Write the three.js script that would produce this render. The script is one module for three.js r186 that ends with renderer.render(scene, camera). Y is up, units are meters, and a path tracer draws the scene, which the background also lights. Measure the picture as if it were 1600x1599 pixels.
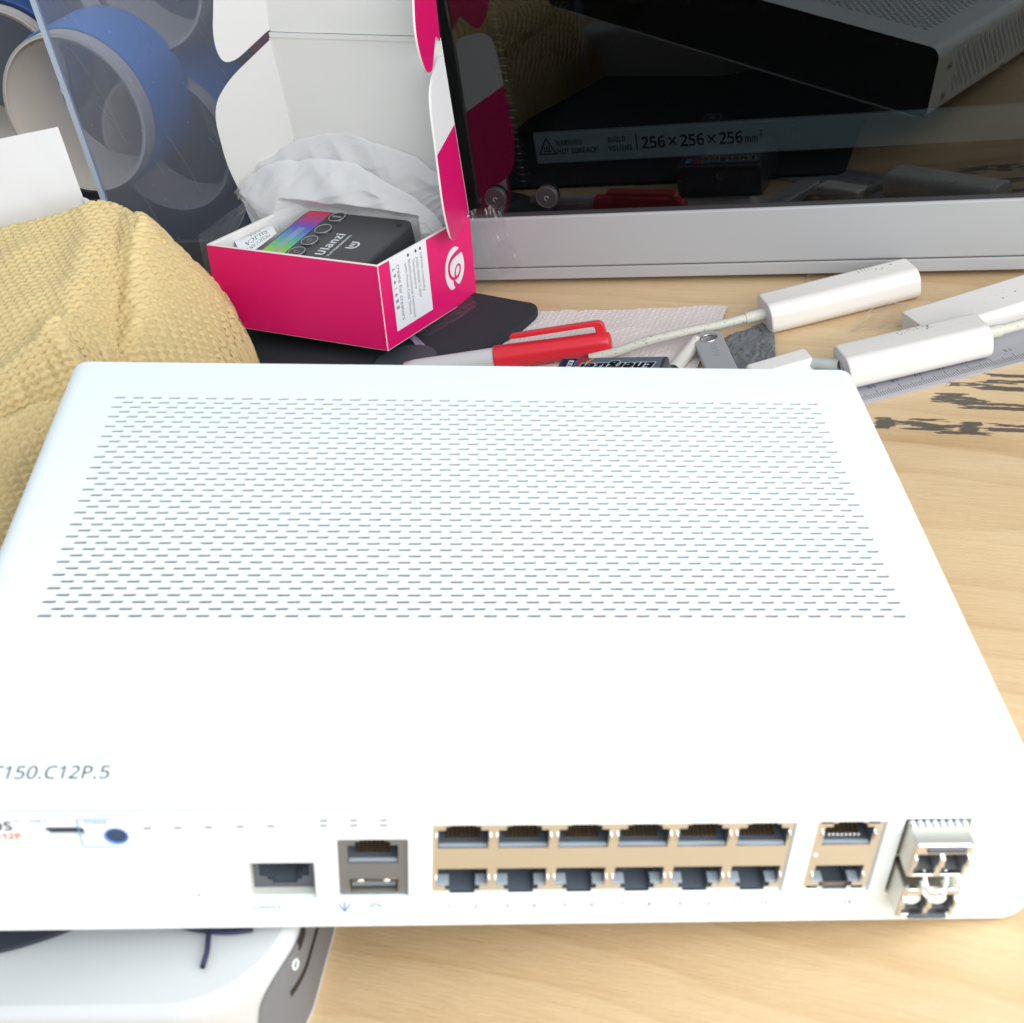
import * as THREE from 'three';
import { RoundedBoxGeometry } from 'three/addons/geometries/RoundedBoxGeometry.js';
import { mergeGeometries } from 'three/addons/utils/BufferGeometryUtils.js';
import { RectAreaLightUniformsLib } from 'three/addons/lights/RectAreaLightUniformsLib.js';

// ------------------------------------------------------------------ camera, light, exposure
// All plans below are in millimetres in one frame (x along the printer, y up from the table, z towards the viewer);
// P() turns them into metres about the middle of the table.
const MM = 0.001, P = (x, y, z) => new THREE.Vector3((x + 500) * MM, y * MM, (z - 200) * MM);
const scene = new THREE.Scene();
const renderer = new THREE.WebGLRenderer({ antialias: true });
renderer.setSize(1024, 1023);
renderer.toneMapping = THREE.LinearToneMapping;
renderer.toneMappingExposure = 1.12;
renderer.shadowMap.enabled = true;
const camera = new THREE.PerspectiveCamera(40.32, 1024 / 1023, 0.02, 20);
camera.position.copy(P(-342.98, 296.6, 610.72));
camera.rotation.set(-0.57625, 0.4442, -0.20966, 'YXZ');
camera.focus = 0.66;
camera.userData.fStop = 30;
scene.background = new THREE.Color(0.62, 0.67, 0.72);      // the dim room round the table
RectAreaLightUniformsLib.init();
const WIN = { at: P(30, 400, 600), to: P(-440, 20, 215), w: 0.78, h: 0.62 };
const win = new THREE.RectAreaLight(new THREE.Color(1.0, 0.99, 0.97), 4.6, WIN.w, WIN.h);
win.position.copy(WIN.at); win.lookAt(WIN.to);
scene.add(win);

// ------------------------------------------------------------------ helpers
let seed = 12345;
const rnd = () => { seed = (seed * 1664525 + 1013904223) >>> 0; return seed / 4294967296; };
const rr = (a, b) => a + (b - a) * rnd();
const hash = (x, y) => { let h = (x * 374761393 + y * 668265263) | 0; h = Math.imul(h ^ (h >>> 13), 1274126177); h ^= h >>> 16; return (h >>> 0) / 4294967296; };
function noise(x, y) {                                     // value noise, -1..1
  const xi = Math.floor(x), yi = Math.floor(y); let u = x - xi, v = y - yi;
  u = u * u * (3 - 2 * u); v = v * v * (3 - 2 * v);
  const a = hash(xi, yi), b = hash(xi + 1, yi), c = hash(xi, yi + 1), d = hash(xi + 1, yi + 1);
  return 2 * (a + (b - a) * u + (c - a) * v + (a - b - c + d) * u * v) - 1;
}
const fbm = (x, y, n = 4) => { let s = 0, a = 0.5; for (let i = 0; i < n; i++) { s += a * noise(x, y); x = x * 2.03 + 17.1; y = y * 2.03 + 5.3; a *= 0.5; } return s; };
const ridge = (x, y) => 1 - 2 * Math.abs(noise(x, y));
const clamp = (x, a = 0, b = 1) => Math.min(b, Math.max(a, x));
const sstep = (a, b, x) => { const t = clamp((x - a) / (b - a)); return t * t * (3 - 2 * t); };
const lerp = (a, b, t) => a + (b - a) * t;
const interp = (pts, x) => { if (x <= pts[0][0]) return pts[0][1]; for (let i = 1; i < pts.length; i++) if (x <= pts[i][0]) return lerp(pts[i - 1][1], pts[i][1], (x - pts[i - 1][0]) / (pts[i][0] - pts[i - 1][0])); return pts[pts.length - 1][1]; };

const taken = {};
function numbered(name) { const n = taken[name] = (taken[name] ?? -1) + 1; return n ? `${name}_${String(n).padStart(3, '0')}` : name; }
function tag(o, label, category, group) { o.userData.label = label; o.userData.category = category; if (group) o.userData.group = group; return o; }
function thing(name, label, category, at, rot, group) {
  const o = new THREE.Group(); o.name = numbered(name);
  o.position.copy(P(...at)); if (rot) o.rotation.set(rot[0], rot[1], rot[2], 'YXZ');
  scene.add(o); return tag(o, label, category, group);
}
const done = new WeakSet();
const metres = (g) => { if (!done.has(g)) { g.scale(MM, MM, MM); done.add(g); } return g; };
function part(parent, name, geo, mat, at, rot) {           // geo in mm; at in mm within the parent
  const g = Array.isArray(geo) ? merge(geo) : geo;
  const m = new THREE.Mesh(metres(g), mat); m.name = name; m.castShadow = m.receiveShadow = true;
  if (at) m.position.set(at[0] * MM, at[1] * MM, at[2] * MM);
  if (rot) m.rotation.set(rot[0], rot[1], rot[2], 'YXZ');
  parent.add(m); return m;
}
function structure(name, geo, mat, at) { const m = part(scene, name, geo, mat); m.position.copy(P(...at)); m.userData.kind = 'structure'; return m; }
function merge(list) {
  return mergeGeometries(list.map((g) => { g = g.index ? g.toNonIndexed() : g; for (const k of Object.keys(g.attributes)) if (!['position', 'normal', 'uv'].includes(k)) g.deleteAttribute(k); if (!g.attributes.uv) g.setAttribute('uv', new THREE.Float32BufferAttribute(new Float32Array(g.attributes.position.count * 2), 2)); return g; }));
}
const box = (w, h, d, x = 0, y = 0, z = 0) => new THREE.BoxGeometry(w, h, d).translate(x, y, z);
const rbox = (w, h, d, r, x = 0, y = 0, z = 0, s = 3) => new RoundedBoxGeometry(w, h, d, s, r).translate(x, y, z);
const cyl = (r0, r1, h, x = 0, y = 0, z = 0, n = 32) => new THREE.CylinderGeometry(r0, r1, h, n).translate(x, y, z);
const vec = (a) => new THREE.Vector3(...a);
const tube = (pts, r, n = 40, m = 12) => new THREE.TubeGeometry(new THREE.CatmullRomCurve3(pts.map(vec)), n, r, m);
function poly(pts) { const s = new THREE.Shape(); pts.forEach(([x, y], i) => (i ? s.lineTo(x, y) : s.moveTo(x, y))); s.closePath(); return s; }
function smoothPoly(pts, n = 60) { return new THREE.Shape(new THREE.CatmullRomCurve3(pts.map(([x, y]) => new THREE.Vector3(x, y, 0)), true, 'centripetal').getPoints(n).slice(0, -1).map((p) => new THREE.Vector2(p.x, p.y))); }
function rrect(x0, y0, x1, y1, r, T = THREE.Shape) {
  const s = new T(); s.moveTo(x0 + r, y0); s.lineTo(x1 - r, y0); s.absarc(x1 - r, y0 + r, r, -Math.PI / 2, 0); s.lineTo(x1, y1 - r); s.absarc(x1 - r, y1 - r, r, 0, Math.PI / 2);
  s.lineTo(x0 + r, y1); s.absarc(x0 + r, y1 - r, r, Math.PI / 2, Math.PI); s.lineTo(x0, y0 + r); s.absarc(x0 + r, y0 + r, r, Math.PI, 1.5 * Math.PI); return s;
}
const ext = (shape, depth, bevel = 0, seg = 8) => new THREE.ExtrudeGeometry(shape, { depth, bevelEnabled: bevel > 0, bevelSize: bevel, bevelThickness: bevel, bevelOffset: -bevel, bevelSegments: 3, curveSegments: seg });
function gridGeo(nu, nv, f, uvs = 1) {                     // f(i/nu, j/nv) -> [x, y, z]
  const pos = new Float32Array((nu + 1) * (nv + 1) * 3), uv = new Float32Array((nu + 1) * (nv + 1) * 2), idx = [];
  for (let j = 0, k = 0; j <= nv; j++) for (let i = 0; i <= nu; i++, k++) { const p = f(i / nu, j / nv); pos.set(p.slice(0, 3), k * 3); uv[k * 2] = p.length > 3 ? p[3] : i / nu * uvs; uv[k * 2 + 1] = p.length > 3 ? p[4] : j / nv * uvs; }
  for (let j = 0; j < nv; j++) for (let i = 0; i < nu; i++) { const a = j * (nu + 1) + i, b = a + 1, c = a + nu + 1, d = c + 1; idx.push(a, b, c, b, d, c); }
  const g = new THREE.BufferGeometry(); g.setAttribute('position', new THREE.BufferAttribute(pos, 3)); g.setAttribute('uv', new THREE.BufferAttribute(uv, 2)); g.setIndex(idx); g.computeVertexNormals(); return g;
}
function planeUV(g, ax, ay, sx, sy, ox = 0, oy = 0) {      // uv from two position axes, sx mm per repeat
  const p = g.attributes.position, uv = new Float32Array(p.count * 2);
  for (let i = 0; i < p.count; i++) { uv[i * 2] = (p.getComponent(i, ax) - ox) / sx; uv[i * 2 + 1] = (p.getComponent(i, ay) - oy) / sy; }
  g.setAttribute('uv', new THREE.BufferAttribute(uv, 2)); return g;
}
function canvasTex(w, h, draw, srgb = true) {
  const c = document.createElement('canvas'); c.width = w; c.height = h; const x = c.getContext('2d'); draw(x, w, h);
  const t = new THREE.CanvasTexture(c); if (srgb) t.colorSpace = THREE.SRGBColorSpace; t.magFilter = THREE.LinearFilter; return t;
}
function dataTex(n, f, srgb, m = n) {                      // f(i, j) -> [r, g, b] 0..1
  const d = new Uint8Array(n * m * 4);
  for (let j = 0; j < m; j++) for (let i = 0; i < n; i++) { const c = f(i, j), k = (j * n + i) * 4; d[k] = clamp(c[0]) * 255; d[k + 1] = clamp(c[1]) * 255; d[k + 2] = clamp(c[2]) * 255; d[k + 3] = 255; }
  const t = new THREE.DataTexture(d, n, m, THREE.RGBAFormat); t.wrapS = t.wrapT = THREE.RepeatWrapping; t.magFilter = THREE.LinearFilter; t.minFilter = THREE.LinearMipmapLinearFilter; if (srgb) t.colorSpace = THREE.SRGBColorSpace; t.needsUpdate = true; return t;
}
const gam = (c) => c.map((x) => (x <= 0.0031308 ? 12.92 * x : 1.055 * Math.pow(x, 1 / 2.4) - 0.055));
const std = (rgb, roughness, more = {}) => { const m = new THREE.MeshPhysicalMaterial({ roughness, side: THREE.DoubleSide, ...more }); m.color.setRGB(...rgb); return m; };
// printed sheet: dark or coloured ink on a clear ground, lying on a surface
const inkMat = (tex, roughness = 0.5) => new THREE.MeshStandardMaterial({ map: tex, transparent: true, roughness, side: THREE.DoubleSide });
const sheet = (w, h) => new THREE.PlaneGeometry(w, h);

// shared fine grain (tiling every 256 texels)
const grainTex = dataTex(256, () => { const v = 0.5 + (rnd() - 0.5) * 0.9; return [v, v, v]; }, false);
const specks = dataTex(512, (i, j) => { const v = 0.62 + 0.25 * fbm(i / 40, j / 40, 5); return [v, v, v]; }, false);
const grain = (t, s) => { const c = t.clone(); c.repeat.set(s, s); c.needsUpdate = true; return c; };

// ------------------------------------------------------------------ materials
const M = {
  white: std([0.76, 0.835, 0.865], 0.5, { bumpMap: grain(grainTex, 8), bumpScale: 0.00002 }),
  blackPanel: std([0.014, 0.014, 0.015], 0.55),
  inner: std([0.045, 0.045, 0.055], 0.6),
  metal: std([0.76, 0.78, 0.80], 0.27, { metalness: 1 }),
  metalDull: std([0.70, 0.68, 0.62], 0.38, { metalness: 1 }),
  gold: std([0.85, 0.58, 0.26], 0.3, { metalness: 1 }),
  portBlack: std([0.085, 0.105, 0.13], 0.4),
  steel: std([0.52, 0.52, 0.53], 0.3, { metalness: 1 }),
  card: std([0.76, 0.755, 0.74], 0.85),
  pink: std([0.80, 0.006, 0.165], 0.38),
  paper: std([0.80, 0.81, 0.84], 0.9),
  film: std([0.97, 0.97, 0.98], 0.22, { transmission: 1, thickness: 0, ior: 1.5 }),
};

// ------------------------------------------------------------------ table
function woodTone(x, z) {                                  // linear rgb of the board at (x, z) mm
  const g = z - 0.13 * (x + 400), a = x + 0.13 * z;
  const warp = 20 * noise(a / 190, g / 75 + 3) + 7 * noise(a / 80, g / 30) + 2.2 * noise(a / 26, g / 9);
  const r = (g + warp) / 21, f = r - Math.floor(r), late = Math.pow(f, 3) * (1 - sstep(0.93, 1, f));
  const fib = noise(a / 14, g / 0.55) * 0.6 + noise(a / 6, g / 0.3) * 0.4, blot = fbm(a / 120 + 9, g / 60, 3), pore = Math.max(0, noise(a / 5, g / 0.45 + 80) - 0.62);
  let t = 0.42 * late + 0.16 * fib + 0.5 * blot + 0.45 * pore;
  const band = sstep(10, 3, Math.abs(g - 137 - 3 * noise(a / 40, 2)));   // darker late-wood band
  t += 0.45 * band;
  t += 0.18 * Math.max(0, noise(a / 40, g / 1.1 + 11)) - 0.5 * Math.max(0, noise(a / 2.6 + 5, g / 0.9) - 0.66) + 0.12 * fbm(a / 9, g / 5, 3);
  const k = clamp(0.27 + t * 0.62);
  return [lerp(0.70, 0.46, k), lerp(0.535, 0.295, k), lerp(0.33, 0.14, k)];
}
// dark brushed marks on the board: [x0, x1, z0, z1, raggedness]
const MARKS = [[-409, -402, 124, 132.5, 1], [-403, -391, 125.5, 128.5, 3], [-393, -380, 127, 130.8, 4], [-393, -381, 123.2, 125, 4], [-396, -383, 130.6, 132.4, 4], [-385, -367, 131.4, 133.6, 4], [-377, -369.5, 124, 132.5, 1.5], [-368, -345, 127.6, 130.4, 3], [-366, -340, 124.6, 126.4, 5],
  [-388, -376, 103, 110.5, 2.5], [-380, -366, 107, 111.6, 4], [-370, -340, 109.3, 111.2, 2], [-378, -345, 112.3, 114.8, 4], [-385, -369, 94, 97, 3], [-371, -355, 91, 94, 3], [-373, -352, 96, 99.5, 3], [-368, -345, 86, 88.5, 4]];
function markAt(x, z) {
  const g = z - 0.06 * (x + 400) + 0;
  for (const [x0, x1, z0, z1, rg] of MARKS) {
    if (x < x0 - 6 || x > x1 + 8 || g < z0 - 2 || g > z1 + 2) continue;
    const e0 = x0 + rg * noise(g * 1.3, x0), e1 = x1 + rg * 1.6 * noise(g * 1.2 + 31, x1), w = 0.5 * noise(x / 6, z0 * 3.1) + 0.25 * noise(x / 2, z1);
    if (x > e0 && x < e1 && g > z0 + w && g < z1 + w && noise(x / 7, g * 1.6) < 0.8) return 1;
  }
  return 0;
}
const TX0 = -780, TZ0 = -180, TS = 700;
const woodMap = dataTex(2048, (i, j) => {
  const x = TX0 + (i + 0.5) / 2048 * TS, z = TZ0 + (j + 0.5) / 2048 * TS;
  let c = woodTone(x, z);
  if (x > -415 && z > 80 && z < 140) {
    let m = 0; for (const [u, v] of [[-.12, -.12], [.12, -.12], [-.12, .12], [.12, .12]]) m += markAt(x + u, z + v) / 4;
    const ink = 0.052 + 0.016 * noise(x / 0.8, z / 0.5);
    c = c.map((q) => lerp(q, ink, m * 0.9));
  }
  return gam(c);
}, true);
woodMap.wrapS = woodMap.wrapT = THREE.MirroredRepeatWrapping;
const woodBump = dataTex(1024, (i, j) => { const x = i * 0.2, z = j * 0.2, v = 0.5 + 0.25 * noise(x / 5, z / 0.4) + 0.15 * noise(x / 1.5, z / 0.3) - 0.3 * Math.max(0, noise(x / 4, z / 0.45 + 80) - 0.55); return [v, v, v]; }, false);
woodBump.repeat.set(TS / 205, TS / 205);
const wood = new THREE.MeshPhysicalMaterial({ map: woodMap, roughness: 0.5, bumpMap: woodBump, bumpScale: 0.00012 });
structure('table', planeUV(box(1500, 28, 1050, -450 + 500, -14, 150 - 200).translate(0, 0, 0), 0, 2, TS, TS, TX0 + 500, TZ0 - 200), wood, [-500, 0, 200]);

// ------------------------------------------------------------------ network switch
{
  const W = 270.07, H = 40.67, D = 200.58, R = 6, F = D - 1.6;
  const t = thing('network_switch', 'white network switch propped up at its left, with slotted top and rows of ports', 'network switch', [-531.39, 79.06, 223.86], [0.05564, 0.36421, -0.21234]);
  // a plate of staggered slots in the plane (u, w): cells with stadium holes and walls
  function slotted(u0, u1, w0, w1, rows, thick) {          // rows: [{w, us: [...]}], all slots len x wid
    const pos = [], len = 4.05, wid = 1.30, pitch = 5.877, rp = rows.length > 1 ? rows[1].w - rows[0].w : 3;
    const tri = (...p) => { for (const q of p) pos.push(q[0], q[1] ?? 0, q[2]); };
    const quad = (a, b, c, d) => { tri(a, b, c); tri(a, c, d); };
    const rect = (a, b, c, d) => { if (b - a > 1e-4 && d - c > 1e-4) quad([a, 0, c], [a, 0, d], [b, 0, d], [b, 0, c]); };
    const top = rows[0].w - rp / 2, bot = rows[rows.length - 1].w + rp / 2;
    rect(u0, u1, w0, top); rect(u0, u1, bot, w1);
    for (const { w, us } of rows) {
      const c0 = w - rp / 2, c1 = w + rp / 2; let at = u0;
      for (const u of us) {
        const a = u - pitch / 2, b = u + pitch / 2; rect(at, a, c0, c1); at = b;
        const ring = [], n = 5, h = len / 2 - wid / 2;
        for (let k = 0; k <= n; k++) { const q = -Math.PI / 2 + Math.PI * k / n; ring.push([u + h + Math.cos(q) * wid / 2, w + Math.sin(q) * wid / 2]); }
        for (let k = 0; k <= n; k++) { const q = Math.PI / 2 + Math.PI * k / n; ring.push([u - h + Math.cos(q) * wid / 2, w + Math.sin(q) * wid / 2]); }
        const N = ring.length, out = ring.map(([x, y]) => { const dx = x - u, dy = y - w, s = Math.min(Math.abs(pitch / 2 / (dx || 1e-9)), Math.abs(rp / 2 / (dy || 1e-9))); return [u + dx * s, w + dy * s]; });
        const corner = { 5: [b, c1], 11: [a, c0] };
        for (let k = 0; k < N; k++) {
          const p = ring[k], q = ring[(k + 1) % N], po = out[k], qo = out[(k + 1) % N];
          quad([p[0], 0, p[1]], [po[0], 0, po[1]], [qo[0], 0, qo[1]], [q[0], 0, q[1]]);
          // fill the corner where the outline turns
          const onU = (o) => Math.abs(Math.abs(o[0] - u) - pitch / 2) < 1e-6;
          if (onU(po) && onU(qo) && Math.abs(po[0] - qo[0]) > 1) { const cy = po[1] < w ? c0 : c1; quad([po[0], 0, po[1]], [po[0], 0, cy], [qo[0], 0, cy], [qo[0], 0, qo[1]]); }
          else if (onU(po) !== onU(qo)) { const cx = onU(po) ? po[0] : qo[0], cy = onU(po) ? qo[1] : po[1]; tri([po[0], 0, po[1]], [cx, 0, cy], [qo[0], 0, qo[1]]); }
          quad([p[0], 0, p[1]], [q[0], 0, q[1]], [q[0], -thick, q[1]], [p[0], -thick, p[1]]);
        }
      }
      rect(at, u1, c0, c1);
    }
    const g = new THREE.BufferGeometry(); g.setAttribute('position', new THREE.Float32BufferAttribute(pos, 3)); g.computeVertexNormals();
    return planeUV(g, 0, 2, 60, 60);
  }
  const rows = [];
  for (let j = 0; j < 39; j++) { const us = [], odd = j % 2; for (let i = 0; i < 40 - odd; i++) us.push(-116.67 + 2.05 + 5.877 * (i + odd / 2) + 0.002); rows.push({ w: 22.57 + j * 2.87, us }); }
  part(t, 'top_plate', slotted(-W / 2 + R, W / 2 - R, 0, F, rows, 0.6), M.white);
  // folded sides, bends and bottom
  const arc = (cx, cy, a0, a1, n = 8) => Array.from({ length: n + 1 }, (_, k) => { const a = lerp(a0, a1, k / n); return [cx + Math.cos(a) * R, cy + Math.sin(a) * R]; });
  const sweep = (line) => { const g = gridGeo(line.length - 1, 1, (i, j) => { const q = line[Math.round(i * (line.length - 1))]; return [q[0], q[1], j * F]; }); return g; };
  const q = Math.PI / 2, xl = -W / 2 + R, xr = W / 2 - R;
  part(t, 'left_side', sweep([...arc(xl, -R, q, 2 * q), ...arc(xl, -H + R, 2 * q, 3 * q)]), M.white);
  part(t, 'bottom_plate', box(W - 2 * R, 1, F, 0, -H + 0.5, F / 2), M.white);
  part(t, 'right_bend', [sweep(arc(xr, -R, q, 0)), sweep(arc(xr, -H + R, 0, -q))], M.white);
  const vr = [];
  for (let j = 0; j < 42; j++) { const us = []; for (let i = 0; i < (j % 2 ? 4 : 4); i++) us.push(-24.2 + (j % 2 ? -2.4 : 0.4) + 5.877 * (i - 0.6)); vr.push({ w: 26.5 + j * 2.87, us }); }
  // (u, 0, w) of the vent sheet -> height along y, depth along z, facing +x
  const vent = slotted(-H + R, -R, 0, F, vr, 0.6); vent.applyMatrix4(new THREE.Matrix4().set(0, 1, 0, W / 2, 1, 0, 0, 0, 0, 0, 1, 0, 0, 0, 0, 1)); vent.computeVertexNormals();
  part(t, 'right_side', vent, M.white);
  for (const [y, z] of [[-13.8, 17.6], [-30.9, 17.2]]) { const s = part(t, 'screw', cyl(2.2, 2.6, 0.5, 0, 0, 0, 20).rotateZ(Math.PI / 2), M.steel, [W / 2 + 0.2, y, z]); part(s, 'recess', box(0.2, 0.6, 2.6), M.blackPanel, [0.3, 0, 0]); }
  const back = rrect(-W / 2 + 1.2, -H + 1.2, W / 2 - 1.2, -1.2, R - 1.2);
  part(t, 'back_panel', ext(back, 2.5), M.blackPanel, [0, 0, 0.6]);
  part(t, 'inner_side', box(0.6, H - 8, F - 8, W / 2 - 5, -H / 2, F / 2), M.inner);
  part(t, 'inner_plate', box(W - 6, 0.8, F - 8, 0, -6.6, F / 2), M.inner);
  // front panel and its openings
  const front = rrect(-W / 2, -H, W / 2, 0, R), hole = (x0, y0, x1, y1, r = 0.35) => front.holes.push(rrect(x0, y0, x1, y1, r, THREE.Path));
  const dot = (x, y, r) => { const p = new THREE.Path(); p.absarc(x, y, r, 0, Math.PI * 2, true); front.holes.push(p); };
  hole(-55.3, -30, -40, -16.9); hole(-34.5, -29.8, -18.1, -9); hole(-12.4, -29.9, 72.6, -4.4); hole(77.6, -29.9, 94.1, -4.2); hole(98.3, -30, 114, -3.4); hole(-100.2, -6.7, -91.2, -3.9, 1.2);
  const LEDS = [[-77, -4.3], [-70.1, -4.2], [-63.2, -4.1], [-56.1, -4], [-49.2, -3.9], [-37.2, -2.2], [-37.3, -3.9], [-30.4, -2.2], [-30.4, -3.9], [-23.6, -2.2], [-23.6, -3.9]];
  dot(-84.3, -7, 2.7); dot(-67.9, -28.4, 0.6);
  part(t, 'front_panel', ext(front, 1.6 - 0.5, 0.25, 10).translate(0, 0, F + 0.25), M.white);
  for (const [x, y] of LEDS) part(t, 'indicator', rbox(1.7, 0.55, 0.3, 0.12, x, y, D), std([0.16, 0.16, 0.18], 0.5));
  part(t, 'reset_hole', cyl(0.6, 0.6, 0.4, -67.9, -28.4, F - 0.3, 12).rotateX(0), M.blackPanel);
  const bt = part(t, 'power_button', cyl(2.6, 2.6, 1, 0, 0, 0, 32).rotateX(Math.PI / 2), std([0.025, 0.055, 0.14], 0.4), [-84.3, -7, D - 0.8]);
  part(bt, 'button_rim', new THREE.TorusGeometry(2.6, 0.35, 10, 40), std([0.12, 0.24, 0.60], 0.3), [0, 0, 0.5]);
  part(t, 'micro_socket', [box(9.4, 3.2, 0.3, -95.7, -5.3, F - 0.6), box(9.4, 0.3, 1, -95.7, -6.8, F)], M.portBlack);
  // an ethernet port outline: 11.8 wide, latch notch up (s = 1) or down (s = -1)
  const jack = (cx, cy, s, T = THREE.Path) => { const p = new T(), L = [[-5.9, -3.9 * s], [5.9, -3.9 * s], [5.9, 2.4 * s], [4.1, 2.4 * s], [4.1, 3.7 * s], [3.0, 3.7 * s], [3.0, 4.9 * s], [-3.0, 4.9 * s], [-3.0, 3.7 * s], [-4.1, 3.7 * s], [-4.1, 2.4 * s], [-5.9, 2.4 * s]]; L.forEach(([x, y], i) => (i ? p.lineTo(cx + x, cy + y) : p.moveTo(cx + x, cy + y))); p.closePath(); return p; };
  const deep = (cx, cy, s) => {                             // walls and end of a port
    const sh = jack(cx, cy, s, THREE.Shape).getPoints(), g = [];
    for (let i = 0; i < sh.length; i++) { const a = sh[i], b = sh[(i + 1) % sh.length]; g.push(gridGeo(1, 1, (u, v) => [lerp(a.x, b.x, u), lerp(a.y, b.y, u), lerp(D - 1.2, D - 12, v)])); }
    g.push(box(13, 10, 0.4, cx, cy, D - 12)); return merge(g);
  };
  const pins = (cx, cy, s) => { const g = []; for (let k = 0; k < 8; k++) { const x = cx + (k - 3.5) * 1.02; g.push(tube([[x, cy - 3.3, D - 3.8], [x, cy - 2.7, D - 6], [x, cy - 1.4, D - 8.4], [x, cy + 1, D - 11]], 0.33, 8, 6)); } return merge(g); };
  const lip = (cx, cy, s) => box(11.4, 0.3, 0.9, cx, cy - 3.7 * s, D - 1.9);
  const lipMat = std([0.34, 0.40, 0.46], 0.35);
  function port(block, cx, cy, s) { const c = part(block, 'port_cavity', deep(cx, cy, s), M.portBlack); c.castShadow = true; if (s > 0) part(block, 'contacts', pins(cx, cy, s), M.gold); if (s > 0) part(block, 'port_lip', lip(cx, cy, s), lipMat); else part(block, 'port_lip', [box(2.6, 0.4, 3, cx - 4.5, cy - 2.2, D - 2.8), box(2.6, 0.4, 3, cx + 4.5, cy - 2.2, D - 2.8)], lipMat); }
  const frame = (x0, y0, x1, y1, ports, extra = []) => { const s = rrect(x0, y0, x1, y1, 0.2); for (const [x, y, k] of ports) s.holes.push(jack(x, y, k)); for (const e of extra) s.holes.push(rrect(...e, 0.1, THREE.Path)); return ext(s, 0.5).translate(0, 0, D - 1.5); };
  const P6 = []; for (let i = 0; i < 6; i++) { const x = -12.4 + 7.2 + i * 14.12; P6.push([x, -9.5, 1], [x, -24.6, -1]); }
  const springs = (ports) => { const g = []; for (const [x, y] of ports) for (const e of [-1, 1]) g.push(rbox(0.5, 2.6, 1.4, 0.2, x + e * 6.3, y - 0.4, D - 0.9, 2)); return merge(g); };
  const pb = part(t, 'port_block', frame(-12.4, -29.9, 72.6, -4.3, P6), M.metal); P6.forEach((a) => port(pb, ...a)); part(pb, 'ground_springs', springs(P6), M.metal);
  const P2 = [[85.85, -9.4, 1], [85.85, -24.7, -1]];
  const pd = part(t, 'port_block', frame(77.6, -29.9, 94.1, -4.1, P2, [[78.8, -5.9, 81.6, -5.0], [90.0, -5.9, 92.8, -5.0], [78.8, -29.2, 81.6, -28.3], [90.0, -29.2, 92.8, -28.3]]), M.metal); P2.forEach((a) => port(pd, ...a)); part(pd, 'ground_springs', springs(P2), M.metal); part(pd, 'contact_tips', Array.from({ length: 8 }, (_, k) => new THREE.SphereGeometry(0.36, 8, 6).translate(85.85 + (k - 3.5) * 1.02, -12.6, D - 3.6)), M.card); part(pd, 'rivet', new THREE.SphereGeometry(0.5, 12, 8), M.card, [79.2, -17, D - 1]);
  part(pd, 'light_pipe', [box(15, 1.6, 0.3, 85.85, -5.4, D - 2), box(15, 1.6, 0.3, 85.85, -28.8, D - 2)], std([0.12, 0.09, 0.07], 0.4));
  // combined ethernet and USB socket
  const us = rrect(-34.5, -29.8, -18.1, -9, 0.2); us.holes.push(jack(-26.3, -14.4, 1)); us.holes.push(rrect(-32.2, -29.2, -20.4, -24.2, 0.3, THREE.Path));
  const pu = part(t, 'port_block', ext(us, 0.5).translate(0, 0, D - 1.5), std([0.22, 0.23, 0.26], 0.4, { metalness: 0.6 })); port(pu, -26.3, -14.4, 1);
  const uc = part(pu, 'usb_socket', [box(11.8, 0.4, 10, -26.3, -24, D - 6), box(11.8, 0.4, 10, -26.3, -29.3, D - 6), box(0.4, 5, 10, -32.3, -26.7, D - 6), box(0.4, 5, 10, -20.3, -26.7, D - 6), box(12, 5, 0.4, -26.3, -26.7, D - 11)], M.metalDull);
  part(pu, 'usb_tongue', box(10.5, 1.5, 7, -26.3, -27.6, D - 6), std([0.16, 0.18, 0.20], 0.5)); part(pu, 'spring', [rbox(1.8, 1.2, 3, 0.5, -29.4, -25, D - 2.4), rbox(1.8, 1.2, 3, 0.5, -23.2, -25, D - 2.4)], M.metal);
  // console socket: recessed pale housing
  const cs = rrect(-55.3, -30, -40, -16.9, 0.2); cs.holes.push(jack(-47.6, -23.2, -1));
  const pc = part(t, 'console_port', ext(cs, 0.8).translate(0, 0, D - 4.2), std([0.09, 0.10, 0.12], 0.5)); const cd = deep(-47.6, -23.2, -1).translate(0, 0, -2.5); part(pc, 'port_cavity', cd, M.portBlack); part(pc, 'port_wall', [box(0.3, 13, 3.4, -55.1, -23.5, D - 3), box(0.3, 13, 3.4, -40.2, -23.5, D - 3), box(15, 0.3, 3.4, -47.6, -17.1, D - 3), box(15, 0.3, 3.4, -47.6, -29.8, D - 3)], std([0.55, 0.56, 0.52], 0.5));
  // transceiver cage
  const cg = part(t, 'transceiver_cage', [box(0.4, 26.4, 20, 98.4, -16.7, D - 11), box(0.4, 26.4, 20, 113.9, -16.7, D - 11), box(15.6, 0.4, 20, 106.1, -29.9, D - 11), box(15.6, 0.4, 20, 106.1, -17.2, D - 11), box(15.6, 26.4, 0.4, 106.1, -16.7, D - 21)], M.metalDull);
  const fing = []; for (let k = 0; k < 8; k++) fing.push(new THREE.SphereGeometry(0.85, 12, 8).scale(1, 0.7, 1.6).translate(99.8 + k * 1.78, -4.1, D + 0.3)); part(cg, 'spring_fingers', fing, M.metal);
  // prints
  const ink = (w, h, px, draw) => inkMat(canvasTex(Math.round(w * px), Math.round(h * px), (c, W_, H_) => { c.clearRect(0, 0, W_, H_); c.scale(px, px); draw(c); }));
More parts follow.
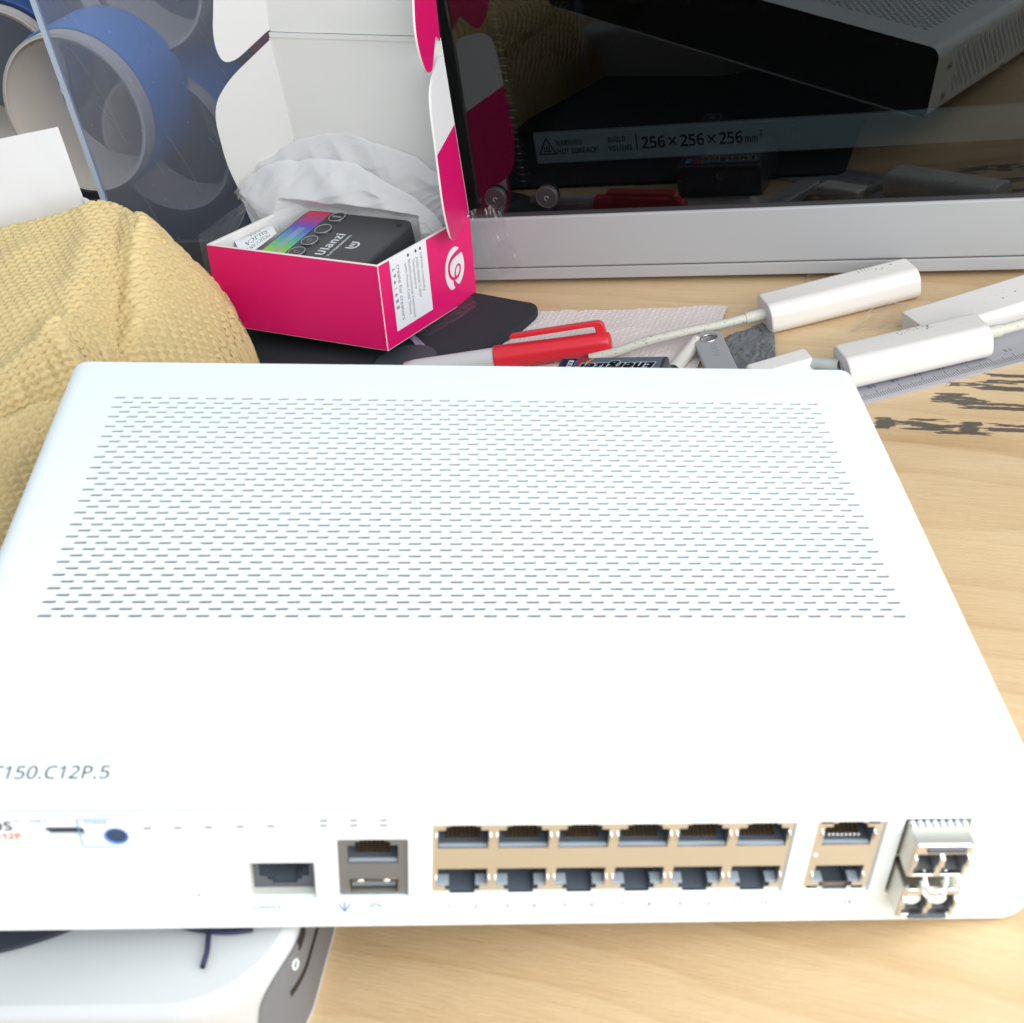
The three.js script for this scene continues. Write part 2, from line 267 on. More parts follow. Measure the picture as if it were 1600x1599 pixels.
  const top = part(t, 'model_print', sheet(40, 7), ink(40, 7, 24, (c) => { c.fillStyle = '#3c3e42'; c.font = '5.6px sans-serif'; c.textAlign = 'right'; c.save(); c.translate(39.4, 5.9); c.scale(0.88, 1); c.fillText('T150.C12P.5', 0, 0); c.restore(); }), [-106.4, 0.12, 187.2], [-Math.PI / 2, 0, 0]);
  part(t, 'logo_print', sheet(26, 9), ink(26, 9, 24, (c) => { c.fillStyle = '#35324a'; c.font = 'bold 4px sans-serif'; c.textAlign = 'right'; c.fillText('OS', 24.2, 3.6); c.font = '1.5px sans-serif'; c.fillText('™', 25.8, 2); c.fillStyle = '#d8640e'; c.font = 'bold 2.6px sans-serif'; c.fillText('1-12P', 25.6, 7.2); }), [-118, -5.2, D + 0.05]);
  part(t, 'port_print', sheet(108, 5), ink(108, 5, 16, (c) => { c.fillStyle = '#4c4e5c'; c.font = '2px sans-serif'; c.textAlign = 'center'; for (let i = 0; i < 12; i++) c.fillText(String(i + 1), 7.2 + (i >> 1) * 14.12 + (i % 2 ? 3.4 : -3.2), 2.8); c.fillText('14', 102, 2.8); }), [41.6, -33.6, D + 0.05]);
  part(t, 'socket_print', sheet(40, 5), ink(40, 5, 20, (c) => { c.fillStyle = '#5d8fb4'; c.strokeStyle = '#4d88b4'; c.lineWidth = 0.35; c.font = '1.6px sans-serif'; c.fillText('CONSOLE', 3.5, 3); c.beginPath(); c.moveTo(24.2, 1); c.lineTo(25.6, 3.8); c.lineTo(27, 1); c.moveTo(25.6, 0.4); c.lineTo(25.6, 3.8); c.stroke(); c.beginPath(); c.arc(33, 2.4, 1.2, Math.PI, 0); c.stroke(); }), [-39, -33.4, D + 0.05]);
  part(t, 'button_print', sheet(24, 11), ink(24, 11, 20, (c) => { c.strokeStyle = '#6fa8cc'; c.lineWidth = 0.3; c.beginPath(); c.moveTo(19.8, 1); c.lineTo(11.6, 1); c.lineTo(11.8, 9.6); c.quadraticCurveTo(12, 10.4, 13, 10.4); c.lineTo(20, 10.4); c.stroke(); c.fillStyle = '#5f96c0'; c.font = '1.5px sans-serif'; c.fillText('POWER', 13.2, 3); c.fillText('USB-C', 1, 2.4); }), [-92, -5.6, D + 0.06]);

  // transceivers plugged into the cage, each a thing in the same pose
  const boreMat = std([0.15, 0.16, 0.17], 0.45);
  function transceiver(label, y0, y1, zf, lower) {
    const s = thing('transceiver', label, 'transceiver module', [0, 0, 0], null, 'transceiver modules in the switch');
    s.position.copy(t.position); s.rotation.copy(t.rotation);
    const cx = 105.9, w = 13.5, cy = (y0 + y1) / 2, h = y0 - y1, z0 = D - 18, L = D + zf - z0;
    part(s, 'body', [box(0.5, h, L, cx - w / 2, cy, z0 + L / 2), box(0.5, h, L, cx + w / 2, cy, z0 + L / 2), box(w, 0.5, L, cx, y0, z0 + L / 2), box(w, 0.5, L, cx, y1, z0 + L / 2)], M.metalDull);
    const f = rrect(cx - w / 2, y1, cx + w / 2, y0, 0.8), bo = lower ? -0.4 : -0.9;
    for (const e of [-1, 1]) f.holes.push(rrect(cx + e * 3.25 - 2.55, cy - 3.7 + bo, cx + e * 3.25 + 2.55, cy + 3.3 + bo, 0.4, THREE.Path));
    part(s, 'face', ext(f, 1.2, 0.3).translate(0, 0, D + zf - 1), M.metal);
    for (const e of [-1, 1]) { const b = part(s, 'fibre_bore', [box(5, 0.3, 9, cx + e * 3.25, cy - 3.85 + bo, D + zf - 5.5), box(5, 0.3, 9, cx + e * 3.25, cy + 3.45 + bo, D + zf - 5.5), box(0.3, 7.2, 9, cx + e * 3.25 - 2.7, cy + bo, D + zf - 5.5), box(0.3, 7.2, 9, cx + e * 3.25 + 2.7, cy + bo, D + zf - 5.5), box(5.4, 7.2, 0.3, cx + e * 3.25, cy + bo, D + zf - 10)], boreMat); if (lower) part(b, 'ferrule', [cyl(1.9, 1.9, 9, 0, 0, 0, 20).rotateX(Math.PI / 2).translate(cx + e * 3.2 - 0.4, cy + 0.3, D + zf - 5)], std([0.8, 0.8, 0.8], 0.4)); else part(b, 'ferrule', cyl(0.65, 0.65, 8, 0, 0, 0, 14).rotateX(Math.PI / 2).translate(cx + e * 3.2, cy - 0.4, D + zf - 8), std([0.7, 0.7, 0.7], 0.4)); }
    for (const e of [-1, 0, 1]) part(s, 'latch_post', rbox(e ? 1.0 : 1.5, 3.2, 1.8, 0.4, cx + e * 6.3, cy + 0.3, D + zf + 0.5), M.metal);
    part(s, 'latch_bar', rbox(9.5, 1.4, 1.2, 0.4, cx + 0.6, lower ? y1 + 0.4 : y0 - 1.5, D + zf + 0.4), std([0.06, 0.075, 0.10], 0.35));
    const by = lower ? y0 + 0.4 : y1 - 0.2, dn = lower ? -1.2 : -2.4;
    part(s, 'bail', tube([[cx - 2.6, by + 0.8, D + zf - 1], [cx - 2.4, by + dn * 0.4, D + zf + 1.6], [cx - 1.4, by + dn, D + zf + 2.2], [cx + 1.4, by + dn, D + zf + 2.2], [cx + 2.4, by + dn * 0.4, D + zf + 1.6], [cx + 2.6, by + 0.8, D + zf - 1]], 0.55, 40, 10), std([0.85, 0.85, 0.85], 0.25, { metalness: 0.6 }));
    if (lower) for (const e of [-1, 1]) part(s, 'corner_lug', rbox(2.6, 1.2, 1.8, 0.4, cx + e * 4.8, y0 - 0.2, D + zf + 0.1), M.metal);
  }
  transceiver('upper metal transceiver with two empty dark bores, plugged into the right end of the switch', -4.6, -15.6, 6.5, false);
  transceiver('lower metal transceiver with white ferrules in its bores, below the other one', -19.4, -29.7, 7, true);
}

// ------------------------------------------------------------------ mini computer under the switch's left front corner
{
  const t = thing('mini_computer', 'silver white mini computer with rounded corners and grey connector side, under the switch', 'mini computer', [-598.7, 0, 391.4], [0, 0.212, 0]);
  const S = 78, Rc = 27, silver = std([0.56, 0.585, 0.60], 0.42);
  const outline = (inset) => { const s = rrect(-S + inset, -S + inset, S - inset, S - inset, Rc - inset * 0.6); return s.getPoints(14); };
  const ins = (y) => 5.5 * Math.pow(1 - clamp(y / 36), 1.15), rings = [0, 4, 9, 14, 19, 24, 29, 32.5].map((y) => [ins(y), y]).concat([[0.7, 34.3], [1.7, 35.4], [3.2, 36]]), O = rings.map(([i]) => outline(i)), n = O[0].length;
  part(t, 'body', gridGeo(n, rings.length - 1, (u, v) => { const k = Math.round(v * (rings.length - 1)), p = O[k][Math.round(u * n) % n]; return [p.x, rings[k][1], -p.y]; }), silver);
  part(t, 'top_face', new THREE.ShapeGeometry(new THREE.Shape(outline(3.2))).rotateX(-Math.PI / 2).translate(0, 36, 0), silver);
  part(t, 'base_face', new THREE.ShapeGeometry(new THREE.Shape(outline(5.5))).rotateX(Math.PI / 2), silver);
  // grey connector panel running along the +x side and into the front corner, with a rounded end
  const pathAt = (s) => { const st = S - Rc; if (s < st) return [S, s, 1, 0]; const a = (s - st) / Rc; return [S - Rc + Math.cos(a) * Rc, st + Math.sin(a) * Rc, Math.cos(a), Math.sin(a)]; };
  const s0 = -62, s1 = 73, panel = gridGeo(80, 16, (u, v) => { const s = lerp(s0, s1, u), e = Math.max(0, 1 - (s1 - s) / 13), half = 14.6 * Math.sqrt(Math.max(0, 1 - e * e * 0.985)), y = 18.2 + (v * 2 - 1) * half, p = pathAt(s), o = 0.45 - ins(y); return [p[0] + p[2] * o, y, p[1] + p[3] * o]; });
  part(t, 'connector_panel', panel, std([0.17, 0.178, 0.20], 0.6));
  const strip = (za, zb, y, h) => gridGeo(24, 6, (u, v) => { const p = pathAt(lerp(za, zb, u)), yy = y + (v - 0.5) * h, o = 0.55 + 0.3 * Math.sin(v * Math.PI) - ins(yy); return [p[0] + p[2] * o, yy, p[1] + p[3] * o]; });
  part(t, 'card_slot', strip(8, 62, 20.5, 2.4), M.blackPanel);
  part(t, 'audio_jack', strip(50, 55, 31, 4), M.blackPanel);
  const ip = pathAt(58); part(t, 'port_icon', new THREE.TorusGeometry(1.2, 0.32, 8, 24).rotateY(Math.PI / 2 - 0.2), std([0.7, 0.75, 0.75], 0.5), [ip[0] + 0.7 - ins(28), 28, ip[1]]);
  const f = smoothPoly([[-640, 400], [-610, 400], [-560, 415], [-563, 432], [-570.5, 439.5], [-577, 444.4], [-586, 449.5], [-610, 458], [-640, 462]].map(([x, z]) => [x + 600, -(z - 430)]), 60);
  const fp = thing('felt_pad', 'dark blue black felt pad lying on the mini computer, mostly hidden by the switch', 'pad', [-600, 36.2, 430]);
  part(fp, 'felt', ext(f, 1.2).rotateX(-Math.PI / 2), std([0.035, 0.04, 0.06], 0.95));
  const w = thing('cable_tie', 'thin dark cable tie with a bent tail lying on the mini computer', 'cable tie', [-535, 36.5, 433]);
  part(w, 'strap', [tube([[-24, 1, 2], [-9, 1, -0.2], [-2, 0.9, 0.2], [6, 0.9, -0.4], [11, 0.9, -1.6], [13.5, 0.9, -2.6]], 0.9, 30, 8).scale(1, 0.7, 1)], std([0.03, 0.03, 0.07], 0.5));
  part(w, 'tail', tube([[2.6, 0.9, 0], [4, 0.9, 3], [5.4, 0.9, 6], [6.6, 0.9, 10.4]], 0.7, 20, 8), std([0.03, 0.03, 0.07], 0.5));
}

// ------------------------------------------------------------------ 3D printer behind
{
  const t = thing('printer', '3D printer with dark glass door, white base strip and two black discs', '3D printer', [-632, 0, 0]);
  const X0 = 0, X1 = 389, Xc = 194.5, bodyWhite = std([0.39, 0.40, 0.415], 0.45, { bumpMap: grain(grainTex, 20), bumpScale: 0.00003 }), dark = std([0.03, 0.03, 0.033], 0.6);
  // base: upper strip and plinth with a joint between
  part(t, 'base_strip', rbox(389, 27.4, 380, 1.2, Xc, 24, -190), bodyWhite);
  part(t, 'plinth', rbox(388.6, 6.4, 379.6, 0.7, Xc, 6.6, -190.2), bodyWhite);
  part(t, 'foot', box(30, 3.4, 30, 30, 1.7, -40), M.blackPanel);
  for (const [x, z] of [[359, -40], [30, -340], [359, -340]]) part(t, 'foot', box(30, 3.4, 30, x, 1.7, z), M.blackPanel);
  part(t, 'gasket', box(387, 2.6, 378, Xc, 38.6, -190.4), dark);
  part(t, 'frame', [box(9, 360, 378, 4.5, 220, -190.5), box(9, 360, 378, 384.5, 220, -190.5), box(389, 360, 4, Xc, 220, -378), box(389, 5, 378, Xc, 400, -190.5), box(371, 2, 366, Xc, 41, -191)], dark);
  // water spots and wipe marks on the pane: small rings and specks of a rougher film
  const spots = canvasTex(1024, 1024, (c, w, h) => { c.fillStyle = '#000'; c.fillRect(0, 0, w, h); for (let k = 0; k < 150; k++) { const x = hash(k, 71) * w, y = h * (0.55 + 0.45 * hash(k, 72)), r = 1 + hash(k, 73) * 5; c.strokeStyle = `rgba(255,255,255,${0.1 + hash(k, 74) * 0.25})`; c.lineWidth = 0.8; c.beginPath(); c.ellipse(x, y, r, r * (0.7 + 0.4 * hash(k, 75)), 0, 0, 7); c.stroke(); } for (let k = 0; k < 220; k++) { c.fillStyle = `rgba(255,255,255,${0.2 + hash(k, 81) * 0.5})`; c.fillRect(hash(k, 82) * w, h * (0.5 + 0.5 * hash(k, 83)), 1.3, 1.3); } }, false);
  const glass = std([0.44, 0.47, 0.48], 1, { transmission: 1, thickness: 0, ior: 1.6, roughnessMap: spots });
  part(t, 'glass_door', box(388, 357, 0.6, Xc + 0.4, 219, -0.3).toNonIndexed(), glass);
  for (const [x, y] of [[26.1, 49.1], [53.1, 48.6]]) {
    const k = part(t, 'door_disc', new THREE.LatheGeometry([[0, 2.6], [4.6, 2.6], [5.4, 2.2], [5.6, 1.2], [5.6, 0]].map(([a, b]) => new THREE.Vector2(a, b)), 40).rotateX(Math.PI / 2), std([0.018, 0.018, 0.02], 0.45), [x, y, 0.05]);
    part(k, 'rim', new THREE.TorusGeometry(5.2, 0.25, 8, 48), std([0.035, 0.035, 0.04], 0.35), [0, 0, 2.4]); part(k, 'centre_dimple', new THREE.TorusGeometry(1.0, 0.3, 8, 24, 4.6), std([0.12, 0.12, 0.125], 0.3), [0, -0.4, 2.5]);
  }
  // heated bed edge behind the glass with its print
  const bed = part(t, 'bed_edge', rbox(262, 16.2, 3, 1, 169.5, 61.2, -31.5), std([0.42, 0.50, 0.52], 0.6));
  part(bed, 'bed_plate', box(256, 2.2, 250, 169.5, 66, -160), std([0.05, 0.05, 0.05], 0.6));
  const txt = canvasTex(2048, 200, (c, w, h) => {
    c.clearRect(0, 0, w, h); const s = 2048 / 130; c.scale(s, s); c.fillStyle = c.strokeStyle = '#05080a';
    c.lineWidth = 0.7; c.beginPath(); c.moveTo(5, 1.5); c.lineTo(9.6, 9.6); c.lineTo(0.6, 9.6); c.closePath(); c.stroke(); c.lineWidth = 0.6; c.beginPath(); c.moveTo(3, 8.2); c.lineTo(7.2, 8.2); for (const x of [3.8, 5.1, 6.4]) { c.moveTo(x, 7.6); c.quadraticCurveTo(x - 0.8, 6.4, x, 5.4); } c.stroke();
    const fit = (q, x, w, y, f, font = 'bold') => { c.save(); c.font = `${font} ${f}px sans-serif`; const m = c.measureText(q).width; c.translate(x, y); c.scale(w / m, 1); c.fillText(q, 0, 0); c.restore(); };
    fit('WARNING!', 10, 14, 5.2, 3.9); fit('HOT SURFACE!', 10, 22, 9.6, 3.9); fit('BUILD', 37, 9.5, 5, 3.9); fit('VOLUME', 37, 12.5, 9.4, 3.9); c.fillRect(51.4, 1.6, 0.6, 8.4);
    fit('256', 54, 12.2, 9.2, 8.4); fit('256', 73.4, 12.2, 9.2, 8.4); fit('256', 92.6, 11.8, 9.2, 8.4); c.lineWidth = 0.8; for (const x of [69.8, 89.1]) { c.beginPath(); c.moveTo(x - 1.9, 4.4); c.lineTo(x + 1.9, 8.4); c.moveTo(x + 1.9, 4.4); c.lineTo(x - 1.9, 8.4); c.stroke(); }
    fit('mm', 105, 6.6, 9.2, 5.4); fit('3', 112.2, 1.7, 6, 3.4);
    });
  part(bed, 'bed_print', sheet(130, 12.7), inkMat(txt), [105.4, 61.6, -29.9]);
  const pei = canvasTex(256, 96, (c) => { c.clearRect(0, 0, 256, 96); c.strokeStyle = c.fillStyle = '#7c8588'; c.lineWidth = 7; c.beginPath(); c.moveTo(40, 8); c.lineTo(246, 8); c.lineTo(214, 88); c.lineTo(8, 88); c.closePath(); c.stroke(); c.font = 'bold 52px sans-serif'; c.fillText('PEI', 78, 66); });
  part(t, 'plate_mark', sheet(9.5, 3.6), inkMat(pei), [131, 71.8, -30.5], [-0.6, 0, 0]);
  // threaded rod seen at the left behind the glass
  const rod = part(t, 'lead_screw', cyl(3.0, 3.0, 330, 29.5, 205, -30, 24), std([0.16, 0.16, 0.16], 0.3, { metalness: 1 }));
  const hel = []; for (let i = 0; i <= 900; i++) { const a = i * 0.5; hel.push(new THREE.Vector3(29.5 + Math.cos(a) * 3.1, 45 + i * 0.5 * 6.2 / (2 * Math.PI) * 0.6, -30 + Math.sin(a) * 3.1)); }
  part(rod, 'thread', new THREE.TubeGeometry(new THREE.CatmullRomCurve3(hel), 1800, 0.7, 6), std([0.32, 0.32, 0.32], 0.3, { metalness: 1 }));
}

// ------------------------------------------------------------------ left behind: clear sheet, tape rolls, tray, dark board, white card
{
  const bd = thing('storage_board', 'dark blue grey panel standing behind the tape rolls', 'panel', [-880, 0, -215]);
  part(bd, 'board', rbox(520, 330, 8, 2, 0, 165, 0), std([0.09, 0.105, 0.14], 0.6, { bumpMap: grain(specks, 3), bumpScale: 0.0004 }));
  const striae = []; for (let k = 0; k < 26; k++) striae.push(new THREE.TorusGeometry(70 + k * 2.1, 0.45, 5, 70, 1.3).rotateZ(-0.25));
  part(bd, 'grooves', striae, std([0.05, 0.06, 0.08], 0.4), [60, 90, 4.3]);
  const tr = thing('storage_tray', 'dark grey plastic tray under the tape rolls', 'tray', [-850, 0, -75]);
  part(tr, 'tray', [rbox(300, 4, 150, 1, 0, 3, 0), rbox(300, 30, 4, 1, 0, 16, 73), rbox(300, 30, 4, 1, 0, 16, -73), rbox(4, 30, 142, 1, 148, 16, 0), rbox(4, 30, 142, 1, -148, 16, 0)], std([0.05, 0.055, 0.065], 0.5));
  const kraft = std([0.76, 0.69, 0.61], 0.8), blue = std([0.10, 0.38, 0.95], 0.3), grey = std([0.50, 0.50, 0.60], 0.35), navy = std([0.05, 0.12, 0.34], 0.4);
  function roll(label, x, y, z, r, len, tapeMat, wall, band, yaw = 0) {
    const o = thing('tape_roll', label, 'tape roll', [x, y, z], [0, yaw, 0], 'rolls of tape behind the clear sheet');
    const ring = (r0, r1, l, dz) => new THREE.LatheGeometry([[r0, -l / 2], [r1, -l / 2], [r1, l / 2], [r0, l / 2], [r0, -l / 2]].map(([a, b]) => new THREE.Vector2(a, b)), 96).rotateX(Math.PI / 2).translate(0, 0, dz);
    part(o, 'core', ring(r - wall, r, len, -len / 2), kraft); part(o, 'tape', ring(r + 0.05, r + band, len - 9, -len / 2 - 4.2), tapeMat); return o;
  }
  roll('blue tape roll standing nearest the clear sheet, next to the white card', -887, 86, -60, 48, 50, blue, 3.6, 1.4);
  const r2 = roll('blue tape roll behind and to the right of the nearest roll, beside the pink box', -866, 49, -108, 45, 52, blue, 3.4, 1.4);
  const r3 = roll('grey tape roll on top of the other rolls, with print inside its core', -850, 148, -108, 44, 56, grey, 3.6, 2);
  part(r3, 'core_print', gridGeo(24, 2, (u, v) => { const a = Math.PI * (1.08 + 0.2 * u); return [Math.cos(a) * 40.2, Math.sin(a) * 40.2, -9 - v * 9]; }), inkMat(canvasTex(256, 96, (c) => { c.clearRect(0, 0, 256, 96); c.fillStyle = '#4d5157'; c.fillRect(8, 14, 96, 60); c.fillRect(128, 8, 112, 70); c.fillStyle = '#c8c2b8'; for (let k = 0; k < 5; k++) { c.fillRect(16, 22 + k * 10, 74 - k * 9, 3); c.fillRect(140, 20 + k * 10, 84 - k * 8, 3); } })));
  roll('navy tape roll furthest left, cut by the picture edge', -985, 96, -120, 44, 50, navy, 3.6, 6, 0.3);
  roll('blue tape roll at the back, seen through the cores of the front rolls', -832, 49, -168, 42, 24, blue, 3, 5);
  const tg = thing('red_tag', 'small red plastic tag hanging among the tape rolls', 'tag', [-806, 92, -150]);
  part(tg, 'tag', ext(smoothPoly([[-8, 10], [4, 12], [12, 2], [10, -10], [2, -14], [-6, -4]], 40), 2, 0.4), std([0.55, 0.03, 0.09], 0.4));
  const tg2 = thing('pink_tag', 'small pink plastic tag beside the top tape roll', 'tag', [-790, 126, -150]);
  part(tg2, 'tag', ext(smoothPoly([[-12, 2], [2, 8], [12, 3], [6, -5], [-10, -6]], 40), 2, 0.4), std([0.45, 0.05, 0.10], 0.4));
  const sh = thing('clear_sheet', 'clear hazy acrylic sheet standing in front of the tape rolls', 'acrylic sheet', [-750, 0, -26]);
  part(sh, 'pane', box(216, 300, 0.8, 0, 150, 0), std([0.90, 0.93, 1.0], 1, { transmission: 1, thickness: 0, ior: 1.5, roughnessMap: canvasTex(512, 512, (c, w, h) => { c.fillStyle = '#7c7c7c'; c.fillRect(0, 0, w, h); for (let k = 0; k < 90; k++) { const x = hash(k, 51) * w, y = hash(k, 52) * h, l = 8 + hash(k, 53) * 60, a = 0.9 + hash(k, 54) * 0.8; c.strokeStyle = `rgba(255,255,255,${0.1 + hash(k, 55) * 0.4})`; c.lineWidth = 0.5 + hash(k, 56); c.beginPath(); c.moveTo(x, y); c.quadraticCurveTo(x + l * 0.5, y + l * a * 0.4, x + l * 0.7, y + l * a); c.stroke(); } for (let k = 0; k < 160; k++) { c.fillStyle = `rgba(255,255,255,${0.3 + hash(k, 61) * 0.5})`; c.fillRect(hash(k, 62) * w, hash(k, 63) * h, 1.4, 1.4); } }, false) }));
  part(sh, 'edge', box(2.6, 300, 3.2, -109.4, 150, 0), std([0.45, 0.52, 0.62], 0.25));
  // white folded card at the far left
  const cd = thing('white_card', 'white folded card standing at the left edge behind the yellow knit', 'card', [-800, 0, 62], [0, 0.42, 0]);
  part(cd, 'sheet', gridGeo(40, 40, (u, v) => [-110 + u * 110, v * 119.6, 0.5 * noise(u * 5, v * 4) + 0.25 * noise(u * 14 + 3, v * 11)]), M.paper);
  part(cd, 'fold_tab', gridGeo(14, 14, (u, v) => [3 + u * 9 - 3 * v, 62 + v * 22 - u * u * 12, 1.5 + 4 * u + 1.5 * Math.sin(v * 3)]), M.paper);
}

// ------------------------------------------------------------------ magenta mailer box, its light, silica sachet and foam bag
const BOX_AT = [-636.2, 11.86, 90.6], BOX_ROT = [-0.12342, -0.18541, -0.04571], BL = 103.3, BD = 80, BH = 41.9;
{
  const t = thing('carton_box', 'open magenta cardboard box with white inside and raised lid', 'cardboard box', BOX_AT, BOX_ROT);
  const th = 1.4;
  const wall = (name, g) => part(t, name, g, M.card);
  wall('bottom_panel', box(BL, th, BD, -BL / 2, th / 2, -BD / 2));
  // a face of magenta print 0.12 proud of the board, edges left white
  const front = wall('front_panel', gridGeoBox(BL - 2, BH, th).translate(-BL / 2, BH / 2, -th / 2)); part(front, 'print', new RoundedBoxGeometry(BL - 2.2, BH - 0.7, 0.3, 2, 0.12), M.pink, [-BL / 2 - 0.5, BH / 2 - 0.1, 0.05]);
  const right = wall('right_panel', gridGeoBox(th, BH, BD).translate(-th / 2, BH / 2, -BD / 2)); part(right, 'print', new RoundedBoxGeometry(0.3, BH - 0.9, BD - 0.8, 2, 0.12), M.pink, [0.05, BH / 2 - 0.1, -BD / 2]);
  wall('right_lining', box(th, BH - 1.5, BD - 4, -th * 1.6, BH / 2 - 1, -BD / 2)); wall('left_panel', gridGeoBox(th * 2, BH, BD).translate(-BL + th, BH / 2, -BD / 2)); wall('back_panel', box(BL - 2, BH, th, -BL / 2, BH / 2, -BD + th / 2));
  part(t, 'corner_flap', new RoundedBoxGeometry(1.3, BH - 0.8, 0.5, 2, 0.2), M.pink, [-0.9, BH / 2 - 0.2, 0.12]);
  // product label over the right panel's top edge
  const lab = canvasTex(700, 800, (c, w, h) => {
    c.fillStyle = '#eef2f8'; c.fillRect(0, 0, w, h); c.translate(w, 0); c.rotate(Math.PI / 2);   // lines read downwards
    c.fillStyle = '#2b3138'; const s = 800 / 35.2; c.scale(s, s);
    c.font = '2.55px sans-serif'; const ln = (x, y, q) => c.fillText(q, x, y), dot = (x, y) => { c.beginPath(); c.arc(x, y, 0.8, 0, 7); c.fill(); };
    dot(2.6, 5.4); ln(4.4, 6.4, 'Infinite creativity'); dot(2.6, 9.2); ln(5.4, 10.1, '2500-9000K Color'); ln(5.6, 13.1, 'Temperature'); dot(2.6, 15.6); ln(4.6, 16.5, 'Multifunctional Extension'); ln(5.6, 19.6, 'with Three Cold Shoes');
    c.font = '3.3px sans-serif'; ln(4.2, 25.6, 'create for creators');
    for (let k = 0; k < 7; k++) { const x = 4.6 + k * 3.1; if (k === 3) { c.fillRect(x + 0.8, 27, 0.25, 2); continue; } for (const [a, b, p, q2] of [[0, 0, 1.9, 0.35], [0, 0.9, 1.9, 0.35], [0.2, 1.7, 1.6, 0.35], [0.8, 0, 0.35, 2]]) if (hash(k, a * 10 + b * 7) > 0.2) c.fillRect(x + a, 27 + b, p, q2); }
  });
  part(t, 'product_label', [sheet(30.8, 35.2)], new THREE.MeshStandardMaterial({ map: lab, roughness: 0.45, side: THREE.DoubleSide }), [0.36, 24.2, -24.1], [0, Math.PI / 2, 0]);
  const round = (pts, T = THREE.Shape) => { const s = new T(); s.moveTo(...pts[0]); for (let i = 1; i < pts.length; i++) pts[i].length === 2 ? s.lineTo(...pts[i]) : s.bezierCurveTo(...pts[i]); return s; };
  // emblem: a leaf-like disc split by a curling ribbon
  const e1 = round([[5.6, 8.2], [3.4, 10.6, -1.2, 11.2, -4.8, 7.6], [-9.6, 2.4, -9.6, -5.4, -5.2, -9.6], [-3.6, -10.8, -1.6, -10.6, -0.9, -10], [-2.2, -8.4, -2.2, -7.2, -1.9, -6.2], [-6.6, -4.4, -7.2, 2.0, -3.6, 5.0], [-0.8, 7.2, 2.8, 7.4, 5.6, 8.2]]);
  const e2 = round([[7.6, 5.6], [10.2, 0.6, 9.4, -6.6, 3.0, -9.6], [1.2, -8.6, 0.2, -7.4, -0.4, -6.4], [3.6, -6.8, 6.0, -4.0, 5.8, -1.2], [5.6, 1.2, 2.6, 1.6, 1.0, -0.4], [-0.4, -2.2, -0.8, -3.6, -0.6, -4.8], [-4.2, -4.2, -5.0, 1.0, -2.2, 3.4], [0.6, 5.2, 4.4, 5.2, 7.6, 5.6]]);
  const e3 = round([[4.4, -1.2], [4.6, -3.2, 2.6, -5.0, 0.8, -4.6], [0.6, -3.0, 1.6, -0.6, 3.2, -0.2], [4.0, -0.2, 4.4, -0.6, 4.4, -1.2]]);
  part(t, 'emblem', [e1, e2, e3].map((s) => ext(s, 0.05, 0, 16)), M.paper, [0.26, 20.6, -61.6], [0, Math.PI / 2, 0]);
  // lid: panel, two side flaps, tuck panel with two tabs
  const L0 = new THREE.Group(), tilt = 0.12;
  const lid = part(t, 'lid_panel', [gridGeo(30, 30, (u, v) => [-BL + 1 + u * (BL - 2), v * 87, 0.5 * Math.sin(u * 3.14) * Math.sin(v * 3.14) + 0.2 * noise(u * 6, v * 6)]), box(BL - 2, 87, 0.8, -BL / 2, 43.5, -0.9)], M.card, [0, BH, -BD], [tilt, 0, 0]);
  const board = (pts, mirror) => { const s = smoothCorners(pts.map(([x, y]) => [x * mirror, y])); return s; };
  const flapL = part(lid, 'side_flap', ext(smoothCorners([[0, 1], [0, 84.5], [-27, 66.5, 9], [-40, 52, 12], [-40, 22, 8], [-36, 4, 6], [-28, 0, 3]]), 0.9), M.card, [-BL + 1.6, 0, 0], [0, 20 * Math.PI / 180, 0]);
  const ang = -(90 - 20) * Math.PI / 180;                 // right flap swings towards the viewer
  const outR = [[0, 1], [0, 79], [6, 80.5, 2], [27, 77, 8], [36, 70, 10], [39.8, 44.4, 30], [43.8, 21, 10], [40, 5, 5], [32, 1, 3]];
  const flapR = part(lid, 'side_flap', ext(smoothCorners(outR), 0.9).translate(0, 0, 0.02), M.card, [-0.4, 0, 0], [0, ang, 0]);
  const clipY = (pts, lo, hi) => { const g = new THREE.ShapeGeometry(smoothCorners(pts)); return g; };
  const cutAt = (pts, f, keepBelow) => { const out = []; const q = smoothCorners(pts).getPoints(8); for (let i = 0; i < q.length; i++) { const a = q[i], b = q[(i + 1) % q.length], fa = a.y - f, fb = b.y - f; if ((fa < 0) === keepBelow) out.push([a.x, a.y]); if (fa * fb < 0) out.push([lerp(a.x, b.x, fa / (fa - fb)), f]); } return out; };
  part(flapR, 'print', ext(poly(cutAt(outR, 46.3, true)), 0.12), M.pink, [0, 0, -0.14]);
  part(flapR, 'white_print', ext(poly(cutAt(outR, 46.3, false)), 0.12), M.paper, [0, 0, -0.14]);
  const tuck = part(lid, 'tuck_panel', [gridGeo(20, 10, (u, v) => [-BL + 2 + u * (BL - 4), v * 42, 0.3 * noise(u * 5, v * 3)]), box(BL - 4, 42, 0.8, -BL / 2, 21, -0.8)], M.card, [0, 88, 0], [-0.1, 0, 0]);
  part(lid, 'crease', [box(BL - 3, 2.4, 0.5, -BL / 2, 86.6, 0.35), box(0.5, 84, 0.4, -BL + 1.2, 43, 0.4)], M.card);
  part(tuck, 'tuck_tab', ext(smoothCorners([[0, 1], [-2, 0], [-20, -12.5, 4], [-27, -14, 5], [-30, -8, 5], [-30, 2, 6], [-27, 14, 10], [-22, 40], [0, 40]]), 0.9), M.card, [-BL + 2.4, 0, 0], [0, 20 * Math.PI / 180, 0]);
